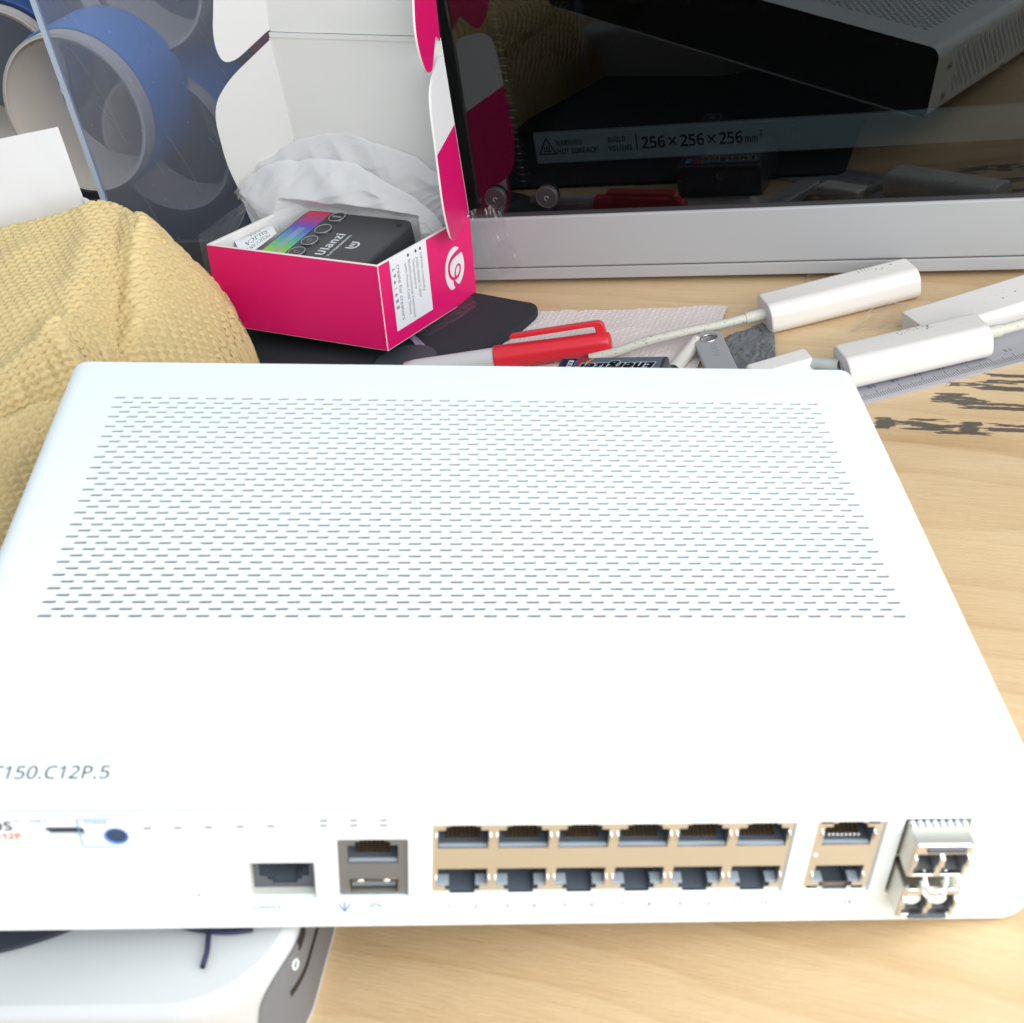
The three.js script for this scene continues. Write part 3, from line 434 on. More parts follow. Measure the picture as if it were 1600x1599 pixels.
  const tabR = part(tuck, 'tuck_tab', ext(smoothCorners([[0, -2], [8, 2, 2], [21, -11, 4], [31, -9.5, 5], [39, 0, 8], [42.4, 12, 10], [37, 27, 10], [30, 42], [0, 42]]), 0.9), M.card, [-0.6, 0, 0], [0, ang, 0]);
  part(tabR, 'print', ext(smoothCorners([[0, -2], [8, 2, 2], [21, -11, 4], [31, -9.5, 5], [39, 0, 8], [42.4, 12, 10], [37, 27, 10], [30, 42], [0, 42]]), 0.12), M.pink, [0, 0, -0.14]);
}
function gridGeoBox(w, h, d) { return new RoundedBoxGeometry(w, h, d, 2, Math.min(w, h, d) * 0.3); }
function smoothCorners(pts) {                              // [x, y, radius?] polygon with rounded corners
  const s = new THREE.Shape(), n = pts.length;
  for (let i = 0; i < n; i++) {
    const [x, y, r = 0] = pts[i], a = pts[(i + n - 1) % n], b = pts[(i + 1) % n];
    if (!r) { i ? s.lineTo(x, y) : s.moveTo(x, y); continue; }
    const la = Math.hypot(a[0] - x, a[1] - y), lb = Math.hypot(b[0] - x, b[1] - y), ra = Math.min(r, la * 0.49), rb = Math.min(r, lb * 0.49);
    const p = [x + (a[0] - x) / la * ra, y + (a[1] - y) / la * ra], q = [x + (b[0] - x) / lb * rb, y + (b[1] - y) / lb * rb];
    i ? s.lineTo(...p) : s.moveTo(...p); s.quadraticCurveTo(x, y, ...q);
  }
  s.closePath(); return s;
}
const inBox = (name, label, category) => { const o = thing(name, label, category, BOX_AT, BOX_ROT); return o; };
{
  // pocket light lying tilted in the box
  const o = inBox('pocket_light', 'black pocket video light with rainbow strip screen and round buttons, tilted in the box', 'video light');
  const g = new THREE.Group(); const root = o;
  const place = new THREE.Matrix4().makeRotationFromEuler(new THREE.Euler(0.195, 0.002, 0, 'YXZ')).setPosition(-86.2, 41.6, -61.2);
  const put = (geo) => (Array.isArray(geo) ? merge(geo) : geo).applyMatrix4(place);
  const blk = std([0.045, 0.047, 0.052], 0.42), keyM = std([0.025, 0.025, 0.028], 0.3);
  part(root, 'body', put(ext(rrect(0, -59, 66, 0, 5), 22, 1.4, 8).rotateX(-Math.PI / 2).translate(0, -22, 0)), blk);
  const rb = canvasTex(128, 512, (c, w, h) => { const gr = c.createLinearGradient(0, 0, 0, h); for (const [k, q] of [[0, '#d8304f'], [0.2, '#9a3f8c'], [0.34, '#4d50b8'], [0.5, '#3f86b4'], [0.66, '#4fb07a'], [0.8, '#8cc03c'], [1, '#e0d24a']]) gr.addColorStop(k, q); c.fillStyle = gr; c.fillRect(0, 0, w, h); c.fillStyle = 'rgba(150,160,170,0.55)'; c.fillRect(w * 0.36, h * 0.33, w * 0.3, h * 0.52); });
  part(root, 'screen_strip', put(sheet(14.2, 50).rotateX(-Math.PI / 2).translate(9, 1.52, 26.5)), new THREE.MeshStandardMaterial({ map: rb, roughness: 0.25, side: THREE.DoubleSide }));
  [6, 18.5, 30.3, 41.5].forEach((z, i) => {
    const b = part(root, 'button', put(cyl(4.3, 4.6, 0.9, 22.6, 1.85, z, 32)), keyM);
    part(b, 'button_rim', put(new THREE.TorusGeometry(4.3, 0.22, 8, 40).rotateX(Math.PI / 2).translate(22.6, 2.25, z)), std([0.35, 0.36, 0.37], 0.3));
    if (i > 1) part(b, 'button_mark', put(merge([new THREE.TorusGeometry(1.3, 0.14, 6, 24, i === 2 ? 6.3 : 4).rotateX(Math.PI / 2).translate(22.6, 2.35, z)])), std([0.3, 0.3, 0.3], 0.4));
    if (!i) part(b, 'button_mark', put(box(5.4, 0.16, 1.2, 22.6, 2.35, z).rotateY(0)), std([0.3, 0.3, 0.3], 0.4));
  });
  const tx = canvasTex(512, 384, (c) => { c.clearRect(0, 0, 512, 384); c.fillStyle = '#d6d9dc'; c.font = 'bold 104px sans-serif'; c.fillText('Ulanzi', 60, 104); c.font = 'bold 31px sans-serif'; c.fillText('VL49 RGB(2000mAh)', 62, 158); c.lineWidth = 15; c.strokeStyle = '#d6d9dc'; c.beginPath(); c.moveTo(196, 210); c.lineTo(196, 252); c.arc(236, 252, 40, Math.PI, 0, true); c.lineTo(276, 214); c.stroke(); c.beginPath(); c.moveTo(222, 226); c.lineTo(222, 262); c.moveTo(248, 262); c.lineTo(248, 222); c.stroke(); });
  part(root, 'brand_print', put(sheet(36, 27).rotateX(-Math.PI / 2).rotateY(Math.PI / 2).translate(44, 1.5, 27.6)), inkMat(tx));
  part(root, 'screw', put(cyl(1.5, 1.5, 0.3, 61, 1.4, 6.5, 20)), M.blackPanel);
  part(root, 'side_knob', put(cyl(4.2, 4.2, 1.6, 0, 0, 0, 28).rotateZ(Math.PI / 2).translate(66.4, -9, 42)), keyM);
  // silica sachet against the left wall
  const sg = inBox('silica_sachet', 'small white silica gel sachet with black lettering in the box', 'sachet');
  const st = canvasTex(512, 320, (c) => { c.fillStyle = '#dfe2e6'; c.fillRect(0, 0, 512, 320); c.fillStyle = '#2a2f3c'; c.textAlign = 'center'; c.font = '100px serif'; c.fillText('SILICA', 256, 190); c.font = '88px serif'; c.fillText('GEL', 256, 286); c.font = '62px serif'; c.fillText('DESICCANT', 256, 86); });
  const SQ = [[-99, 38.6, -45], [-100, 38.4, -17], [-89.5, 33, -10], [-91, 36.5, -39]];
  part(sg, 'pouch', gridGeo(24, 18, (u, v) => { const p = [0, 1, 2].map((k) => lerp(lerp(SQ[0][k], SQ[1][k], u), lerp(SQ[3][k], SQ[2][k], u), v)); p[1] += 1.1 * Math.sin(u * 3.14) * Math.sin(v * 3.14) + 0.4 * noise(u * 5, v * 4); return p; }), new THREE.MeshStandardMaterial({ map: st, roughness: 0.75, side: THREE.DoubleSide }));
  // white foam bag crumpled behind the light
  const fb = inBox('foam_bag', 'crumpled white translucent foam bag behind the light in the box', 'foam bag');
  const topR = [[-142, 50], [-128, 64], [-123, 68], [-103, 72], [-81, 80], [-64, 81], [-45, 76.5], [-23, 70], [-9, 61.4], [-4, 46]], topF = [[-131, 54], [-119, 61], [-103, 66], [-82, 68], [-54, 68.4], [-39, 61], [-21, 54.4], [-10.5, 47.2], [-3, 34]];
  const patch = (top, z0, bot, ph, bulge) => gridGeo(150, 90, (u, v) => {
    const x = lerp(top[0][0], top[top.length - 1][0], u), e = 1 - Math.pow(Math.abs(u * 2 - 1), 6), yt = interp(top, x) - 0.7 * ridge(u * 9 + ph, 3), yb = lerp(interp(top, x) - 14, bot, clamp(Math.min(u * 7, (1 - u) * 8)));
    const w = ridge(u * 3.4 + ph + v * 1.4, v * 0.9 - u * 0.6) * 2.4 + ridge(u * 8.2 + ph * 2 - v * 3.2, v * 1.3 + u) * 1.5 + ridge(u * 5 + v * 6.5, v * 1.1 - u * 2 + ph) * 1.0 + ridge(u * 17 + v * 9, v * 3 + ph) * 0.45;
    return [x + 1.4 * noise(u * 7, v * 6 + ph), lerp(yt, yb, v) + 0.8 * noise(u * 11 + ph, v * 8), Math.min(z0 + bulge * Math.sin(Math.min(1, v * 1.6) * 1.9) * e + w * Math.min(1, v * 5 + 0.25), lerp(-64.6 + 0.3 * w, z0 + 16, Math.max(sstep(42, 54, lerp(yt, yb, v)), 1 - sstep(-104, -88, x) * sstep(-8, -20, x))))];
  });
  part(fb, 'bag', [patch(topR, -73, 20, 2.3, 6), patch(topF, -64, 18, 7.7, 10)], std([0.93, 0.93, 0.94], 0.45, { transmission: 0.5, thickness: 0, ior: 1.3, bumpMap: grain(specks, 14), bumpScale: 0.0003 }));
}

// ------------------------------------------------------------------ shrink film, pad, disc, towel
{
  const f = thing('shrink_film', 'torn clear shrink film round the magenta box', 'plastic film', [-636, 0, 60]);
  const crumple = (pts, ph, amp = 1.6, n = 26) => gridGeo(n, n, (u, v) => { const [a, b, c, d] = pts, p = [0, 1, 2].map((k) => lerp(lerp(a[k], b[k], u), lerp(d[k], c[k], u), v)); const w = amp * (ridge(u * 3.3 + ph, v * 3.1) + 0.5 * ridge(u * 8 + ph, v * 9)); return [p[0] + 636 + w * 0.7, p[1] + 0.5 * noise(u * 6 + ph, v * 6), p[2] - 60 + w * 0.7]; });
  part(f, 'film', crumple([[-619, 46, 9], [-604, 47, 5], [-596, 14, 6], [-620, 3, 13]], 1.2, 1.5), M.film);
  part(f, 'film', crumple([[-622, 6, 20], [-614, 5, 30], [-628, 4.6, 62], [-634, 8, 66]], 4.1, 0.9), M.film);
  part(f, 'film', crumple([[-740, 62, 63], [-734, 61, 20], [-742, 50, 20], [-744, 20, 66]], 8.6, 1.3), M.film);
  part(f, 'film_strip', crumple([[-639, 6, 64], [-636, 5.5, 62], [-609, 4.6, 90], [-612, 4.6, 93]], 2.2, 0.25, 12), std([0.62, 0.52, 0.72], 0.25, { transmission: 0.5, thickness: 0 }));
  const pd = thing('neoprene_pad', 'black neoprene pad under the magenta box', 'pad', [-640, 1.2, 60]);
  part(pd, 'pad', ext(smoothCorners([[-618, 16, 4], [-596, 24, 6], [-583.5, 28, 5], [-579.5, 38, 6], [-588, 62, 20], [-601, 80, 20], [-640, 116, 10], [-720, 130, 8], [-770, 70, 8], [-756, 0, 8], [-660, 4, 8]].map(([x, z, r]) => [x + 640, -(z - 60), r])), 2.6, 0.7).rotateX(-Math.PI / 2), std([0.022, 0.026, 0.036], 0.8, { bumpMap: grain(grainTex, 0.6), bumpScale: 0.00012 }));
  const mt = thing('desk_mat', 'black mat under the switch, seen only reflected in the printer glass', 'mat', [-600, 0.2, 235]);
  part(mt, 'mat', ext(rrect(-130, -100, 144, 106, 6), 1.6, 0.4).rotateX(-Math.PI / 2), std([0.02, 0.022, 0.026], 0.85, { bumpMap: grain(grainTex, 0.6), bumpScale: 0.00012 }));
  const dc = thing('rubber_disc', 'round dark grey rubber disc on the pad in front of the box corner', 'disc', [-630, 4.7, 88]);
  part(dc, 'disc', new THREE.LatheGeometry([[0, 1.3], [14.6, 1.3], [15.4, 0.9], [15.6, 0]].map(([a, b]) => new THREE.Vector2(a, b)), 60), std([0.045, 0.055, 0.07], 0.6));
  const tw = thing('paper_towel', 'embossed white paper towel lying on the table before the printer', 'paper towel', [-545, 0.3, 60]);
  const em = (x, z) => { const q = Math.hypot(x % 46 - 20, z % 40 - 16), rings = Math.sin(q * 1.15) * 0.5, cell = Math.pow(Math.max(0, Math.sin(x * 1.3 + 0.25 * rings) * Math.sin(z * 1.5)), 0.7) + 0.7 * Math.pow(Math.max(0, -Math.sin(x * 1.3) * Math.sin(z * 1.5)), 1.5); return 0.42 * cell * (0.65 + 0.5 * rings); };
  part(tw, 'sheet', gridGeo(300, 180, (u, v) => { const edge = 1.6 * noise(u * 7, 1) + 0.8 * noise(u * 19, 4), x = lerp(-68 + 8 * v, 56.5 - 2 * v + 1.0 * noise(v * 6, 9), u), z = lerp(-28 - u * 5 + edge, 44, v); return [x, 0.5 + em(x + 200, z + 200) + 1.6 * Math.max(0, noise(u * 3.4, v * 2.4 + 2)) + 0.7 * Math.max(0, ridge(u * 2.6 + v, v * 1.6 + 8) - 0.5), z]; }), std([0.66, 0.60, 0.58], 0.95));
  const sc = thing('paper_twist', 'small white twisted paper scrap next to the metal memory stick', 'paper scrap', [-493, 0, 82]);
  part(sc, 'twist', tube([[0.6, 6.4, -11], [-2.2, 4.6, -5], [-4.6, 3.4, 2], [-6, 3, 10]], 3, 40, 24).translate(0, 0, 0), std([0.72, 0.70, 0.66], 0.95, { bumpMap: grain(specks, 5), bumpScale: 0.001 }));
}

// ------------------------------------------------------------------ red marker
{
  const o = thing('marker_pen', 'red capped marker pen with white grey barrel behind the switch', 'marker pen', [-584, 6.4, 87.5], [0, 0.24, 0.03]);
  const red = std([0.66, 0.018, 0.035], 0.32), barrel = std([0.55, 0.55, 0.57], 0.4);
  const lathe = (pts) => new THREE.LatheGeometry(pts.map(([r, x]) => new THREE.Vector2(r, x)), 40).rotateZ(-Math.PI / 2);
  part(o, 'cap', lathe([[0, 54], [3.2, 54], [4.4, 53.4], [4.9, 52], [5.1, 48], [5.3, 30], [5.9, 0.6], [5.8, 0], [5, 0]]), red);
  part(o, 'barrel', lathe([[5.1, 0.5], [5.0, -8], [4.9, -38], [4.3, -43], [0, -44]]), barrel);
  part(o, 'clip', [ext(smoothCorners([[8, 8.6, 1], [9, 10.6, 1], [46, 10.9, 3], [51.6, 10.6, 3], [52.6, 4, 1], [48, 3.5, 1], [47.6, 8.6, 1.2], [12, 8.3, 1]]), 3.6, 0.5).translate(0, 0, -1.8)], red, [0, -0.4, 0], [-0.28, 0, 0]);
}

// ------------------------------------------------------------------ battery box
{
  const o = thing('battery_box', 'small black battery pack box with slanted lettering behind the switch', 'battery box', [-520, 0, 105.5], [0, 0.04, 0]);
  const w = 46, h = 18.2, d = 44, blk = std([0.05, 0.058, 0.07], 0.3, { clearcoat: 0.3 });
  const s = rrect(-d, 0, 0, h, 3.4); // cross-section in (z, y)
  part(o, 'carton', ext(rrect(0, 0, d, h, 3.2), w, 0.4, 8).rotateY(-Math.PI / 2).translate(w / 2, 0, 0), blk, [0, 0, 0]);
  const tex = canvasTex(1024, 512, (c, W_, H_) => {
    c.fillStyle = '#5b6a76'; c.fillRect(0, 0, W_, H_); c.translate(W_, H_); c.rotate(Math.PI); const k = 1024 / 44; c.scale(k, k);
    c.fillStyle = '#1d2748'; c.fillRect(33, 0, 11, 22); c.fillStyle = '#a03048'; c.beginPath(); c.moveTo(33.6, 22); c.lineTo(38, 22); c.lineTo(36, 15); c.lineTo(31.4, 22); c.fill();
    c.beginPath(); c.moveTo(31.6, 22); c.lineTo(35.6, 13); c.lineTo(33, 10); c.lineTo(30.5, 22); c.fill(); c.strokeStyle = '#c9cf6a'; c.lineWidth = 0.5; c.beginPath(); c.arc(24, 15, 9.4, -0.9, 1.1); c.stroke();
    c.fillStyle = '#c4cad0'; c.fillRect(38.8, 14.6, 2.4, 6); c.fillStyle = '#525c66'; c.fillRect(39.2, 15.6, 1.6, 1.3); c.fillRect(39.2, 17.8, 1.6, 1.3); c.fillStyle = '#7280a0'; for (let i = 0; i < 4; i++) c.fillRect(37 + i * 0.01, 15 + i * 1.4, 1.2, 0.6);
    c.save(); c.translate(2.4, 17.4); c.transform(1, 0, -0.22, 1, 0, 0); c.font = 'bold 7.4px sans-serif'; c.lineWidth = 1.3; c.strokeStyle = '#d5dce0'; c.strokeText('Energizer', 0, 0); c.lineWidth = 0.7; c.strokeStyle = '#0e1216'; c.strokeText('Energizer', 0, 0); c.fillStyle = '#0e1216'; c.fillText('Energizer', 0, 0); c.restore();
  });
  part(o, 'print', sheet(44, 22).rotateX(-Math.PI / 2).translate(0, h + 0.43, 14.6), new THREE.MeshStandardMaterial({ map: tex, roughness: 0.3, side: THREE.DoubleSide }), [0, 0, 0]);
}

// ------------------------------------------------------------------ grey pouch, memory stick
{
  const o = thing('antistatic_pouch', 'dark grey wrinkled antistatic pouch under the left adapter cable', 'pouch', [-468, 0.8, 64]);
  const q = [[-485, 60], [-464.5, 41], [-457.5, 76], [-474, 96]];
  const tx = canvasTex(512, 512, (c, w, h) => { c.fillStyle = '#74777c'; c.fillRect(0, 0, w, h); for (let k = 0; k < 260; k++) { const v = 60 + hash(k, 3) * 70 | 0; c.fillStyle = `rgba(${v},${v},${v + 4},0.5)`; c.beginPath(); const x = hash(k, 1) * w, y = hash(k, 2) * h; c.moveTo(x, y); c.lineTo(x + hash(k, 5) * 90 - 20, y + hash(k, 6) * 40 - 20); c.lineTo(x + hash(k, 7) * 60 - 10, y + hash(k, 8) * 60); c.fill(); } c.save(); c.translate(330, 150); c.rotate(1.25); c.fillStyle = '#26292d'; c.font = '58px sans-serif'; c.fillText('8NA  12', 0, 0); c.restore(); });
  part(o, 'pouch', gridGeo(60, 60, (u, v) => { const x = lerp(lerp(q[0][0], q[1][0], u), lerp(q[3][0], q[2][0], u), v) + 468, z = lerp(lerp(q[0][1], q[1][1], u), lerp(q[3][1], q[2][1], u), v) - 64; return [x, 0.5 + 0.5 * ridge(u * 4, v * 4.4) + 0.35 * ridge(u * 9 + 4, v * 8), z]; }), new THREE.MeshPhysicalMaterial({ map: tx, roughness: 0.36, metalness: 0.15, side: THREE.DoubleSide }));
  const s = thing('memory_stick', 'brushed metal memory stick with an oval key hole behind the switch', 'memory stick', [-488.2, 4.2, 70], [0.04, 0.42, 0.03]);
  const sh = rrect(-6.3, -46, 6.3, 4.5, 6.0); const hp = new THREE.Path(); hp.absellipse(0, -2.2, 3.9, 3.1, 0, Math.PI * 2, true); sh.holes.push(hp);
  part(s, 'casing', ext(sh, 3.6, 0.5, 16).rotateX(-Math.PI / 2), std([0.46, 0.47, 0.49], 0.42, { metalness: 0.35, bumpMap: grain(grainTex, 1.2), bumpScale: 0.00002 }));
  part(s, 'hole_rim', new THREE.TorusGeometry(3.5, 0.45, 10, 40).scale(1.06, 0.86, 1).rotateX(Math.PI / 2), M.steel, [0, 4.1, 2.2]);
  part(s, 'engraving', sheet(20, 5).rotateX(-Math.PI / 2).rotateY(-Math.PI / 2), inkMat(canvasTex(256, 64, (c) => { c.clearRect(0, 0, 256, 64); c.fillStyle = '#9ea2a6'; c.font = '44px sans-serif'; c.fillText('fuipƒoy', 16, 46); })), [0.8, 4.16, 16]);
}

// ------------------------------------------------------------------ three white adapters with cables
const scuff = (n, region) => canvasTex(1024, 512, (c, w, h) => {
  c.fillStyle = '#dddad6'; c.fillRect(0, 0, w, h);
  for (let k = 0; k < n; k++) { const x = hash(k, 11) * w, y = hash(k, 12) * h, a = 0.08 + hash(k, 13) * 0.25; c.strokeStyle = `rgba(120,112,104,${a})`; c.lineWidth = 0.6 + hash(k, 14) * 1.4; c.beginPath(); c.moveTo(x, y); c.lineTo(x + (hash(k, 15) - 0.3) * 60, y + (hash(k, 16) - 0.5) * 22); c.stroke(); }
  for (const [x0, y0, x1, y1, m] of region) for (let k = 0; k < m; k++) { const x = lerp(x0, x1, hash(k, 21 + x0)) * w, y = lerp(y0, y1, hash(k, 22 + x0)) * h; c.fillStyle = `rgba(${96 + hash(k, 3) * 30},${88},${78},${0.25 + hash(k, 23) * 0.5})`; c.beginPath(); c.ellipse(x, y, 1 + hash(k, 24) * 9, 0.8 + hash(k, 25) * 3.4, -0.4, 0, 7); c.fill(); }
});
function adapter(label, at, yaw, len, w, h, r, tex, group, tilt = [0, 0]) {  // base at the middle of the underside
  const o = thing('adapter', label, 'cable adapter', at, [tilt[0], yaw, tilt[1]], group);
  const pts = rrect(-w / 2, 0, w / 2, h, r).getPoints(14), n = pts.length, prof = [[-len / 2, 0.93], [-len / 2 + 0.25, 0.975], [-len / 2 + 0.9, 1], [len / 2 - 0.9, 1], [len / 2 - 0.25, 0.975], [len / 2, 0.93]];
  const per = [0]; for (let i = 1; i <= n; i++) per.push(per[i - 1] + pts[i % n].distanceTo(pts[i - 1]));
  const mat = new THREE.MeshPhysicalMaterial({ map: tex, roughness: 0.22, side: THREE.DoubleSide, clearcoat: 0.4, clearcoatRoughness: 0.12 });
  part(o, 'casing', gridGeo(n, prof.length - 1, (u, v) => { const k = Math.round(v * (prof.length - 1)), i = Math.round(u * n), p = pts[i % n], [x, s] = prof[k]; return [x, h / 2 + (p.y - h / 2) * s, p.x * s, (x + len / 2) / len, per[i] / per[n]]; }), mat);
  for (const e of [-1, 1]) part(o, 'end_face', new THREE.ShapeGeometry(new THREE.Shape(pts.map((p) => new THREE.Vector2(p.x * 0.93, h / 2 + (p.y - h / 2) * 0.93)))).rotateY(Math.PI / 2).translate(e * (len / 2 - 0.02), 0, 0), std([0.62, 0.62, 0.62], 0.4));
  return o;
}
const cableMat = std([0.70, 0.70, 0.66], 0.55, { map: canvasTex(512, 64, (c, w, h) => { c.fillStyle = '#e4e3dd'; c.fillRect(0, 0, w, h); for (let k = 0; k < 240; k++) { c.fillStyle = `rgba(90,80,60,${0.1 + hash(k, 4) * 0.4})`; c.fillRect(hash(k, 1) * w, hash(k, 2) * h, 1 + hash(k, 3) * 5, 1 + hash(k, 6) * 2); } }) });
{
  const G = 'white cable adapters on the table';
  const a1 = adapter('clean white adapter nearest the printer base, its cable running left', [-436.5, 0.2, 30.6], 0.515, 70, 21, 14.4, 5.6, scuff(30, [[0.7, 0.36, 0.9, 0.44, 14]]), G);
  part(a1, 'strain_relief', cyl(2.5, 2.7, 9, 0, 0, 0, 24).rotateZ(Math.PI / 2), cableMat, [-39.4, 7.4, 0]);
  part(a1, 'print', sheet(16, 10).rotateX(-Math.PI / 2), inkMat(canvasTex(256, 160, (c) => { c.clearRect(0, 0, 256, 160); c.fillStyle = 'rgba(120,116,112,0.5)'; for (let k = 0; k < 5; k++) c.fillRect(20 + k * 26, 20, 4, 90 - k * 8); c.font = '20px sans-serif'; c.fillText('▭ ▭ ▭', 160, 60); })), [18, 14.45, -4]);
  const a1c = part(a1, 'cable', tube([[-43, 7.4, 0], [-56, 7.6, 0.6], [-72, 8, 0.2], [-90, 7.4, -1.2], [-104, 5, -3.2], [-116, 3.6, -6]], 2.05, 80, 16), cableMat);
  const a2 = adapter('scuffed white adapter resting on the steel ruler, nearest the switch', [-399, 1.3, 84.2], 0.483, 60.5, 22, 14.2, 6, scuff(60, [[0.42, 0.3, 0.66, 0.38, 60], [0.72, 0.1, 0.95, 0.2, 46], [0.95, 0.12, 1, 0.22, 14], [0.1, 0.2, 0.4, 0.34, 10]]), G);
  part(a2, 'strain_relief', cyl(2.7, 2.7, 8, 0, 0, 0, 24).rotateZ(Math.PI / 2), cableMat, [34, 7.2, 0]);
  part(a2, 'end_label', sheet(5, 6).rotateY(-Math.PI / 2), inkMat(canvasTex(64, 64, (c) => { c.clearRect(0, 0, 64, 64); c.fillStyle = '#6d7d82'; c.beginPath(); c.moveTo(8, 10); c.lineTo(56, 40); c.lineTo(12, 58); c.fill(); })), [-30.3, 6.4, 3]);
  part(a2, 'cable', tube([[37, 7.2, 0], [48, 7, -1], [64, 6, -4], [90, 4, -12]], 2.2, 50, 16), cableMat);
  part(a2, 'cable', tube([[-30, 6.6, -3], [-34, 6.2, -7], [-37, 5.4, -11], [-40, 4.8, -14]], 2.5, 20, 16), std([0.5, 0.53, 0.5], 0.5));
  const pl = part(a2, 'plug', rbox(27, 6.4, 11.6, 1.8, 0, 0, 0, 4), std([0.78, 0.77, 0.73], 0.3), [-51.5, 4.4, -16], [0, 0.05, 0.03]);
  const a3 = adapter('flat ivory white adapter furthest right, cut by the picture edge', [-373.5, 0.2, 45], 0.62, 64, 25, 11.2, 2.6, scuff(16, [[0.6, 0.3, 0.8, 0.4, 8]]), G);
}

// ------------------------------------------------------------------ steel ruler
{
  const dir = [0.856, -0.517], L = 220, o = thing('steel_ruler', 'steel ruler with black millimetre marks under the scuffed adapter', 'ruler', [-416.3, 0, 115.3], [0, Math.atan2(0.517, 0.856), 0]);
  const s0 = -80, s1 = 140, wid = 28;                      // local x along the edge, local -z across
  const tex = canvasTex(2048, 280, (c, W_, H_) => {
    c.fillStyle = '#b9bac2'; c.fillRect(0, 0, W_, H_); for (let k = 0; k < 900; k++) { c.fillStyle = `rgba(${hash(k, 1) > 0.5 ? '255,255,255' : '70,70,80'},${0.02 + hash(k, 2) * 0.06})`; c.fillRect(hash(k, 3) * W_, hash(k, 4) * H_, 40 + hash(k, 5) * 200, 1); }
    const k = W_ / (s1 - s0); c.scale(k, k); c.fillStyle = '#33343c';
    for (let mm = 60; mm < 290; mm++) { const x = 9.9 - (mm - 190) - s0; if (x < 0 || x > s1 - s0) continue; const l = mm % 10 === 0 ? 6.2 : mm % 5 === 0 ? 5 : 3.6; c.fillRect(x - 0.11, wid - 0.5 - l, 0.22, l); if (mm % 10 === 0) { c.save(); c.translate(x, wid - 10.2); c.rotate(Math.PI); c.font = '3.4px sans-serif'; c.textAlign = 'center'; c.fillText(String(mm / 10), 0, 1.2); c.restore(); } }
  });
  const b = part(o, 'blade', planeUV(box(L, 0.7, wid, (s0 + s1) / 2, 0.4, -wid / 2), 0, 2, L, -wid, s0, 0), new THREE.MeshPhysicalMaterial({ map: tex, roughness: 0.36, metalness: 0.55 }));
}

// ------------------------------------------------------------------ clear plastic scraps
{
  const clear = std([0.93, 0.92, 0.92], 0.34, { transmission: 1, thickness: 0, ior: 1.5 });
  function scrap(label, at, pts) {
    const o = thing('plastic_scrap', label, 'plastic scrap', at, null, 'clear plastic scraps'); const [a, b, c, d] = pts;
    part(o, 'sheet', gridGeo(16, 12, (u, v) => { const p = [0, 1, 2].map((k) => lerp(lerp(a[k], b[k], u), lerp(d[k], c[k], u), v)); return [p[0], p[1] + 1.4 * ridge(u * 2.2 + at[0], v * 2), p[2]]; }), clear);
    part(o, 'edge', tube([a, b, c, d, a].map((p) => [p[0], p[1] + 0.5, p[2]]), 0.14, 60, 6), std([0.6, 0.58, 0.58], 0.2, { transmission: 0.4, thickness: 0 }));
  }
  scrap('folded clear plastic scrap between the printer base and the rear adapter', [-446, 0.4, 2], [[-10, 1, -4], [8, 5, -8], [14, 2, -1], [-6, 1, 6]]);
  scrap('clear plastic scrap on the wood between the three adapters', [-420, 0.4, 46], [[-8, 1, 8], [2, 6, -6], [14, 3, -12], [14, 1, 2]]);
}

